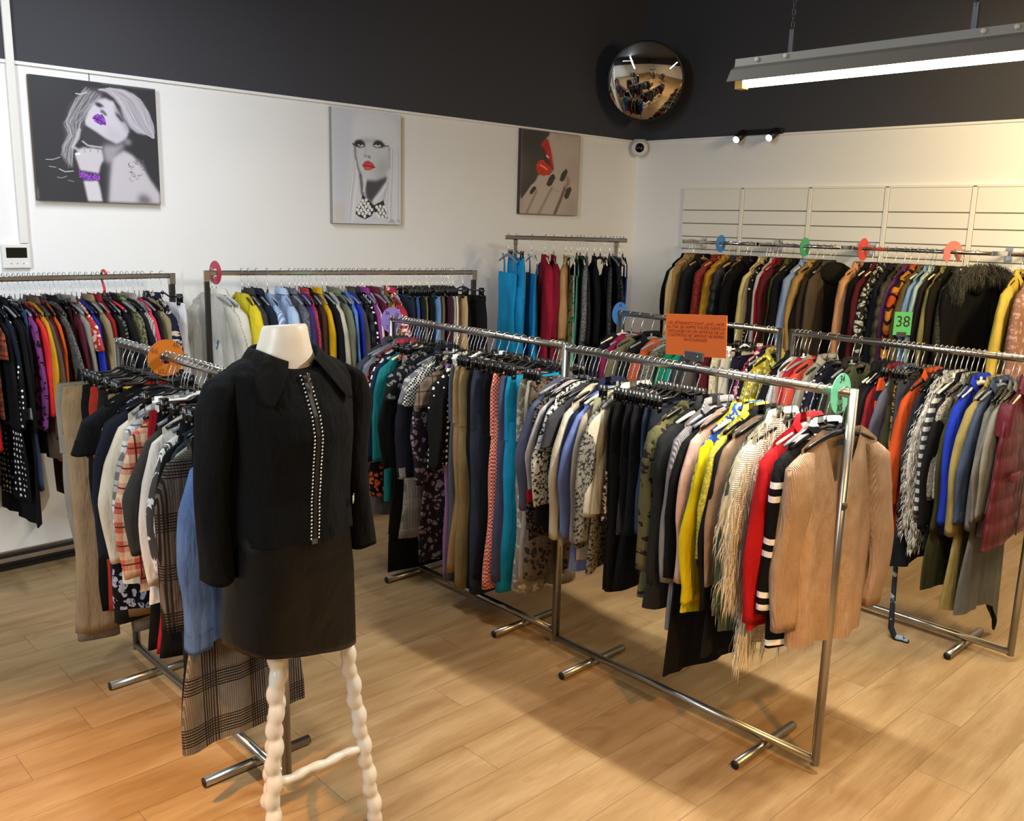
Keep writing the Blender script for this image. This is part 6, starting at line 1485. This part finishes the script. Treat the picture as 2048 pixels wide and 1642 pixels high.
portrait_two.line([(0.827, 0.982), (0.862, 0.96), (0.898, 0.981)], '8c8c90', .01, .8, 1)
portrait_two.line([(0.946, 0.958), (1.0, 0.978)], '8c8c90', .008, .8, 1)
canvas(3.36, 3.918, 1.923, 2.667, portrait_two, 'tall pale canvas of a woman with red lips and studded collar', '8c8478')
lips_and_nails = Art(150, 150, (.26, .245, .235)); lips_and_nails.asp = 0.96
lips_and_nails.poly([(-0.009, -0.002), (0.268, -0.008), (0.191, 0.545), (0.007, 0.556)], '34312e', 14, .8)
lips_and_nails.poly([(0.128, 0.28), (0.418, 0.258), (0.285, 0.54), (0.061, 0.687), (0.007, 0.556)], '5c5552', 22, .9)
lips_and_nails.poly([(0.464, 0.009), (0.447, 0.051), (0.393, 0.09), (0.456, 0.112), (0.527, 0.291), (0.547, 0.442), (0.474, 0.515), (0.293, 0.519), (0.259, 0.582), (0.181, 0.668), (0.111, 0.746), (0.034, 0.837), (0.002, 0.791), (-0.002, 1.001), (1.003, 0.998), (1.005, 0.003)], 'c2b4a8', 1)
lips_and_nails.poly([(0.536, 0.009), (0.673, 0.007), (0.667, 0.053), (0.62, 0.084), (0.569, 0.054)], '9c8880', 6, .7)
lips_and_nails.poly([(0.854, 0.296), (1.004, 0.257), (1.007, 0.57), (0.774, 0.582), (0.796, 0.461)], 'b08e88', 16, .8)
lips_and_nails.poly([(0.326, 0.156), (0.352, 0.12), (0.393, 0.098), (0.447, 0.113), (0.491, 0.198), (0.531, 0.319), (0.539, 0.435), (0.487, 0.418), (0.426, 0.299), (0.377, 0.214), (0.327, 0.177)], 'b8282a', 0, 1, .35)
lips_and_nails.poly([(0.328, 0.194), (0.377, 0.214), (0.426, 0.299), (0.473, 0.357), (0.506, 0.418), (0.427, 0.388), (0.364, 0.303)], '4c382f', 1)
lips_and_nails.line([(0.42, 0.289), (0.45, 0.307)], 'e8d0d0', .012)
lips_and_nails.line([(0.452, 0.112), (0.504, 0.238), (0.543, 0.387)], 'e0b0a8', .008, .8)
lips_and_nails.poly([(0.253, 0.413), (0.292, 0.363), (0.357, 0.341), (0.427, 0.381), (0.528, 0.447), (0.474, 0.512), (0.379, 0.531), (0.273, 0.503)], 'd0301e', 0, 1, .5)
lips_and_nails.line([(0.323, 0.408), (0.391, 0.428), (0.432, 0.456)], 'f8c890', .01, .8)
lips_and_nails.line([(0.268, 0.718), (0.209, 0.823), (0.108, 0.997)], '8a7468', .014, .8, 1)
lips_and_nails.line([(0.533, 0.664), (0.454, 0.779), (0.315, 0.992)], '8a7468', .014, .8, 1)
lips_and_nails.line([(0.75, 0.668), (0.69, 0.797), (0.585, 0.996)], '5c3c34', .018, .9, 1)
lips_and_nails.line([(0.791, 0.532), (0.815, 0.587), (0.76, 0.66)], '7c5c54', .02, .7, 2)
lips_and_nails.poly([(0.774, 0.864), (0.85, 0.79), (0.99, 0.82), (1.003, 0.998), (0.754, 0.998)], '8c7c74', 14, .8)
lips_and_nails.line([(0.544, 0.684), (0.604, 0.706), (0.653, 0.7)], 'a08c84', .006, .7)
lips_and_nails.line([(0.033, 0.83), (0.111, 0.746), (0.189, 0.654), (0.226, 0.645)], 'd8ccc4', .01, .7)
lips_and_nails.poly([(0.246, 0.659), (0.265, 0.691), (0.196, 0.764), (0.154, 0.759), (0.167, 0.716), (0.2, 0.681)], '43352e', 0)
lips_and_nails.poly([(0.551, 0.497), (0.585, 0.543), (0.521, 0.637), (0.474, 0.657), (0.429, 0.635), (0.476, 0.543), (0.513, 0.513)], '42392f', 0)
lips_and_nails.poly([(0.763, 0.421), (0.798, 0.461), (0.735, 0.57), (0.69, 0.587), (0.654, 0.568), (0.687, 0.482)], '42392f', 0)
lips_and_nails.poly([(0.849, 0.638), (0.874, 0.676), (0.824, 0.777), (0.775, 0.802), (0.745, 0.766), (0.781, 0.673)], '42392f', 0)
canvas(5.082, 5.762, 2.03, 2.682, lips_and_nails, 'dark canvas of red glitter lips and black fingernails, nearest the corner', '3c342c')

# ---------------------------------------------------------------- things on the walls
def intercom():
    r = empty('intercom_panel', (1.428, YA, 1.65)); tag(r, 'white intercom with small dark screen left of the first portrait', 'intercom')
    MB().box((-.068, -.02, 0), (.068, -.0005, .127)).build('housing', M['whitep'], r, smooth=False, bevel=.004)
    MB().box((-.05, -.0215, .055), (.05, -.0195, .108)).build('screen', simple('dark_screen', '14140f', .15), r, smooth=False)
    for k, x in enumerate((-.03, 0, .03)): MB().cyl((x, -.0198, .026), (x, -.0212, .026), .004, n=12).build('touch_key', simple('key_grey', 'b8bcc4', .4), r)
    o = MB().cyl((.045, -.0198, .026), (.045, -.0214, .026), .003, n=10).build('status_light', None, r)
    e = simple('status_led', 'ffffff', .5); e.node_tree.nodes['Principled BSDF'].inputs['Emission Color'].default_value = (.8, .9, 1, 1); e.node_tree.nodes['Principled BSDF'].inputs['Emission Strength'].default_value = 1.5
    o.data.materials.append(e); o['label'] = 'lit white status light'
intercom()
t = MB().box((1.452, YA - .022, 1.78), (1.492, YA - .0005, ZC - .002)).build('cable_trunking', M['whitep'], smooth=False, bevel=.003)
tag(t, 'white vertical cable trunking running down to the intercom', 'cable duct')
def convex_mirror():
    c = Vector((6.13, 4.93, 3.12)); d = Vector((-.74, -.6, -.28)).normalized()
    r = empty('convex_mirror', c); tag(r, 'round convex security mirror high in the corner', 'mirror')
    q = d.to_track_quat('Z', 'Y'); r.rotation_mode = 'QUATERNION'; r.rotation_quaternion = q
    Rm = .305; S = .78; prof = []
    for k in range(25):
        x = Rm * k / 24; prof.append((x, math.sqrt(S * S - x * x) - math.sqrt(S * S - Rm * Rm)))
    m = NT('mirror_glass'); m.b.inputs['Metallic'].default_value = 1; m.b.inputs['Roughness'].default_value = .015; m.b.inputs['Base Color'].default_value = (.82, .8, .76, 1)
    MB().lathe(prof[::-1], n=72).build('mirror_dome', m.m, r)
    MB().lathe([(Rm - .004, .004), (Rm + .008, .006), (Rm + .012, -.004), (Rm + .006, -.014), (.1, -.03), (0, -.03)], n=72).build('rim', M['blackm'], r)
    MB().cyl((0, 0, -.03), (0, 0, -.585), .018, n=14).build('bracket', M['blackm'], r)
convex_mirror()
def camera_dome():
    c = Vector((6.48, 5.235, 2.635)); r = empty('security_camera', c); tag(r, 'white dome security camera in the wall corner', 'camera')
    d = (Vector((0, 0, 1.95)) - c).normalized()
    MB().lathe([(.0, -.07), (.04, -.06), (.068, -.02), (.072, .01), (.066, .035), (.05, .055), (.04, .06)], n=32, M=d.to_track_quat('Z', 'Y').to_matrix()).build('housing', M['whitep'], r)
    MB().lathe([(.04, .058), (.036, .062), (.03, .06), (.028, .05), (0, .062)], n=28, M=d.to_track_quat('Z', 'Y').to_matrix()).build('lens', simple('dark_lens', '0c0806', .1), r)
    MB().lathe([(0, 0), (.055, 0), (.055, .02), (0, .02)], (.02, .02, .05), 24).build('mount_plate', M['whitep'], r)
camera_dome()
def twin_spot():
    r = empty('twin_spotlight', (XB, 4.08, 2.705)); tag(r, 'black twin spotlight fitting above the slatted boards', 'spotlight')
    MB().box((-.03, -.2, -.012), (-.0005, .2, .03)).build('bar', M['blackm'], r, smooth=False, bevel=.004)
    em = simple('spot_lens', 'ffffff', .3); b = em.node_tree.nodes['Principled BSDF']; b.inputs['Emission Color'].default_value = (.75, .88, 1, 1); b.inputs['Emission Strength'].default_value = 4
    for y in (-.14, .155):
        d = Vector((-.9, 0, -.5)).normalized(); a = Vector((-.03, y, -.0)); 
        h = MB().cyl(a - d * .02, a + d * .1, .032, n=20).build('lamp_head', M['blackm'], r)
        g = MB().cyl(a + d * .1, a + d * .103, .027, n=20).build('lens', em, h); g['label'] = 'glowing lens'
    return r
twin_spot()
for y in (3.94, 4.235): spot('twin_spot_beam', (6.42, y, 2.64), (5.4, y - .2, 1.3), 7, (.85, .93, 1), 70, .8, .03)
def hanging_tube():
    x, y0, y1, z = 2.92, .93, 1.925, 2.49
    r = empty('hanging_tube_lamp', (x, y0, z)); tag(r, 'long fluorescent tube lamp with metal reflector hanging on chains', 'ceiling lamp')
    refl = simple('lamp_reflector', '8c8880', .45, .3)
    L = y1 - y0; V = []; F = []
    prof = [(-.075, -.028), (-.052, .012), (-.03, .026), (-.028, .052), (.028, .052), (.03, .026), (.052, .012), (.075, -.028), (.072, -.03), (.05, .008), (.0, .012), (-.05, .008), (-.072, -.03)]
    for yy in (0, L):
        for a, b in prof: V.append((a, yy, b))
    n = len(prof)
    for i in range(n): F.append((i, (i + 1) % n, n + (i + 1) % n, n + i))
    F.append(tuple(range(3, 5)) + (5, 2)); F.append((n + 2, n + 5, n + 4, n + 3))
    mesh('reflector', V, F, refl, r, smooth=False)
    em = simple('tube_glow', 'ffffff', .5); b = em.node_tree.nodes['Principled BSDF']; b.inputs['Emission Color'].default_value = (1, .93, .74, 1); b.inputs['Emission Strength'].default_value = 9
    tb = MB().cyl((0, .03, -.026), (0, L - .03, -.026), .019, n=20).build('tube', em, r); tb['label'] = 'glowing white tube'
    for yy in (.0, L - .03): MB().box((-.02, yy, -.048), (.02, yy + .03, .012)).build('tube_socket', simple('yellow_socket', 'b89838', .5), r, smooth=False)
    for yy in (.07, .16, L - .09, L - .2):
        MB().lathe([(0, .008), (.008, .005), (.008, 0)], (-.03, yy, .042), 10, Matrix.Rotation(R_(-90), 3, 'Y')).build('screw', M['whitep'], r)
    for yy, lean in ((.2, .0), (L - .2, -.05)):
        MB().box((-.006, yy - .008, .05), (.006, yy + .008, .13)).build('hook_plate', M['pewter'], r, smooth=False)
        c = MB(); top = ZC - z; k = 0; zz = .125
        while zz < top - .02:
            ang = (k % 2) * 90; M3 = Matrix.Rotation(R_(ang), 3, 'Z'); P = []
            for j in range(10):
                a = 2 * math.pi * j / 9; v = M3 @ Vector((.006 * math.cos(a), 0, .013 * math.sin(a))); P.append((v.x, v.y + yy + lean * 0, zz + v.z))
            c.sweep(P, .0017, 5, caps=False); zz += .0205; k += 1
        c.build('chain', M['pewter'], r)
hanging_tube()

# red hanger, size cube, trailing belt
def extras():
    g = RACKS['A']; t = 1.03; P = Vector(g['p0']) + Vector(g['u']) * t
    red = simple('red_plastic', 'b01820', .35)
    r = empty('hanger', (P.x, P.y, g['z']), math.atan2(1, 0) + R_(8)); tag(r, 'thick red plastic hanger on left wall rack, the only red one', 'hanger', 'hangers on left wall rack')
    Pp = [(0, 0, -.118), (0, 0, -.07), (.01, 0, -.05), (.022, 0, -.03)] + [(.024 * math.cos(R_(-35 + k * 19)), 0, .028 * math.sin(R_(-35 + k * 19))) for k in range(12)]
    MB().sweep(Pp, .0065, 10).build('hook', red, r)
    MB().sweep([(.19 * (-1 + k / 6), 0, -.122 - .045 * abs(-1 + k / 6) ** 1.5) for k in range(13)], .007, 8).build('hanger_arms', red, r)
    cb = empty('size_cube', (1.3, 3.52, 1.262), R_(20)); tag(cb, 'small yellow and black size cube on a hanger behind the mannequin', 'size marker')
    MB().box((-.016, -.016, 0), (.016, .016, .028)).build('yellow_top', simple('yellow_plastic', 'd0c010', .4), cb, smooth=False, bevel=.003)
    MB().box((-.016, -.016, -.034), (.016, .016, 0)).build('black_base', M['blackp'], cb, smooth=False, bevel=.003)
    text_mesh('S', .03, M['whitep'], cb, Matrix.Translation((0, -.0172, -.017)) @ FACE)
    V = []; F = []
    pts = [(4.215, 1.70, .62), (4.213, 1.69, .4), (4.217, 1.685, .2), (4.22, 1.68, .06), (4.235, 1.66, .014), (4.25, 1.63, .008), (4.24, 1.6, .012)]
    mb = MB().sweep(pts, [.012, .012, .013, .015, .016, .02, .01], 8)
    o = mb.build('fabric_belt', cloth('2c3440', 'flo:8c98a8')); tag(o, 'dark patterned fabric belt trailing onto the floor under right steel rack', 'belt')
extras()
# clothes on two more racks behind the viewer, which the round mirror shows
def mirror_rows():
    def tree(o, parent=None):
        c = o.copy(); COL.objects.link(c); c.parent = parent
        for ch in o.children: tree(ch, c)
        return c
    base = [o for o in list(COL.objects) if o.parent is None and (o.get('group') in ('clothes on the front steel rack', 'hangers on front steel rack') or o.get('label', '').startswith('tubular steel rack at the front'))]
    for dx, dy in ((-2.7, -3.9), (-.6, -4.0), (-4.9, -.6)):
        for o in base:
            c = tree(o); c.location.x += dx; c.location.y += dy
            k = 'rack' if 'category' in o and o['category'] == 'clothes rack' else 'hanger' if o['category'] == 'hanger' else 'garment'
            c['label'] = {'rack': 'clothes rack seen tiny in the round security mirror', 'hanger': 'hanger seen tiny in the round security mirror', 'garment': 'hanging garment seen tiny in the round security mirror'}[k]
            c['group'] = {'rack': 'racks in the mirror', 'hanger': 'hangers in the mirror', 'garment': 'garments in the mirror'}[k]
mirror_rows()
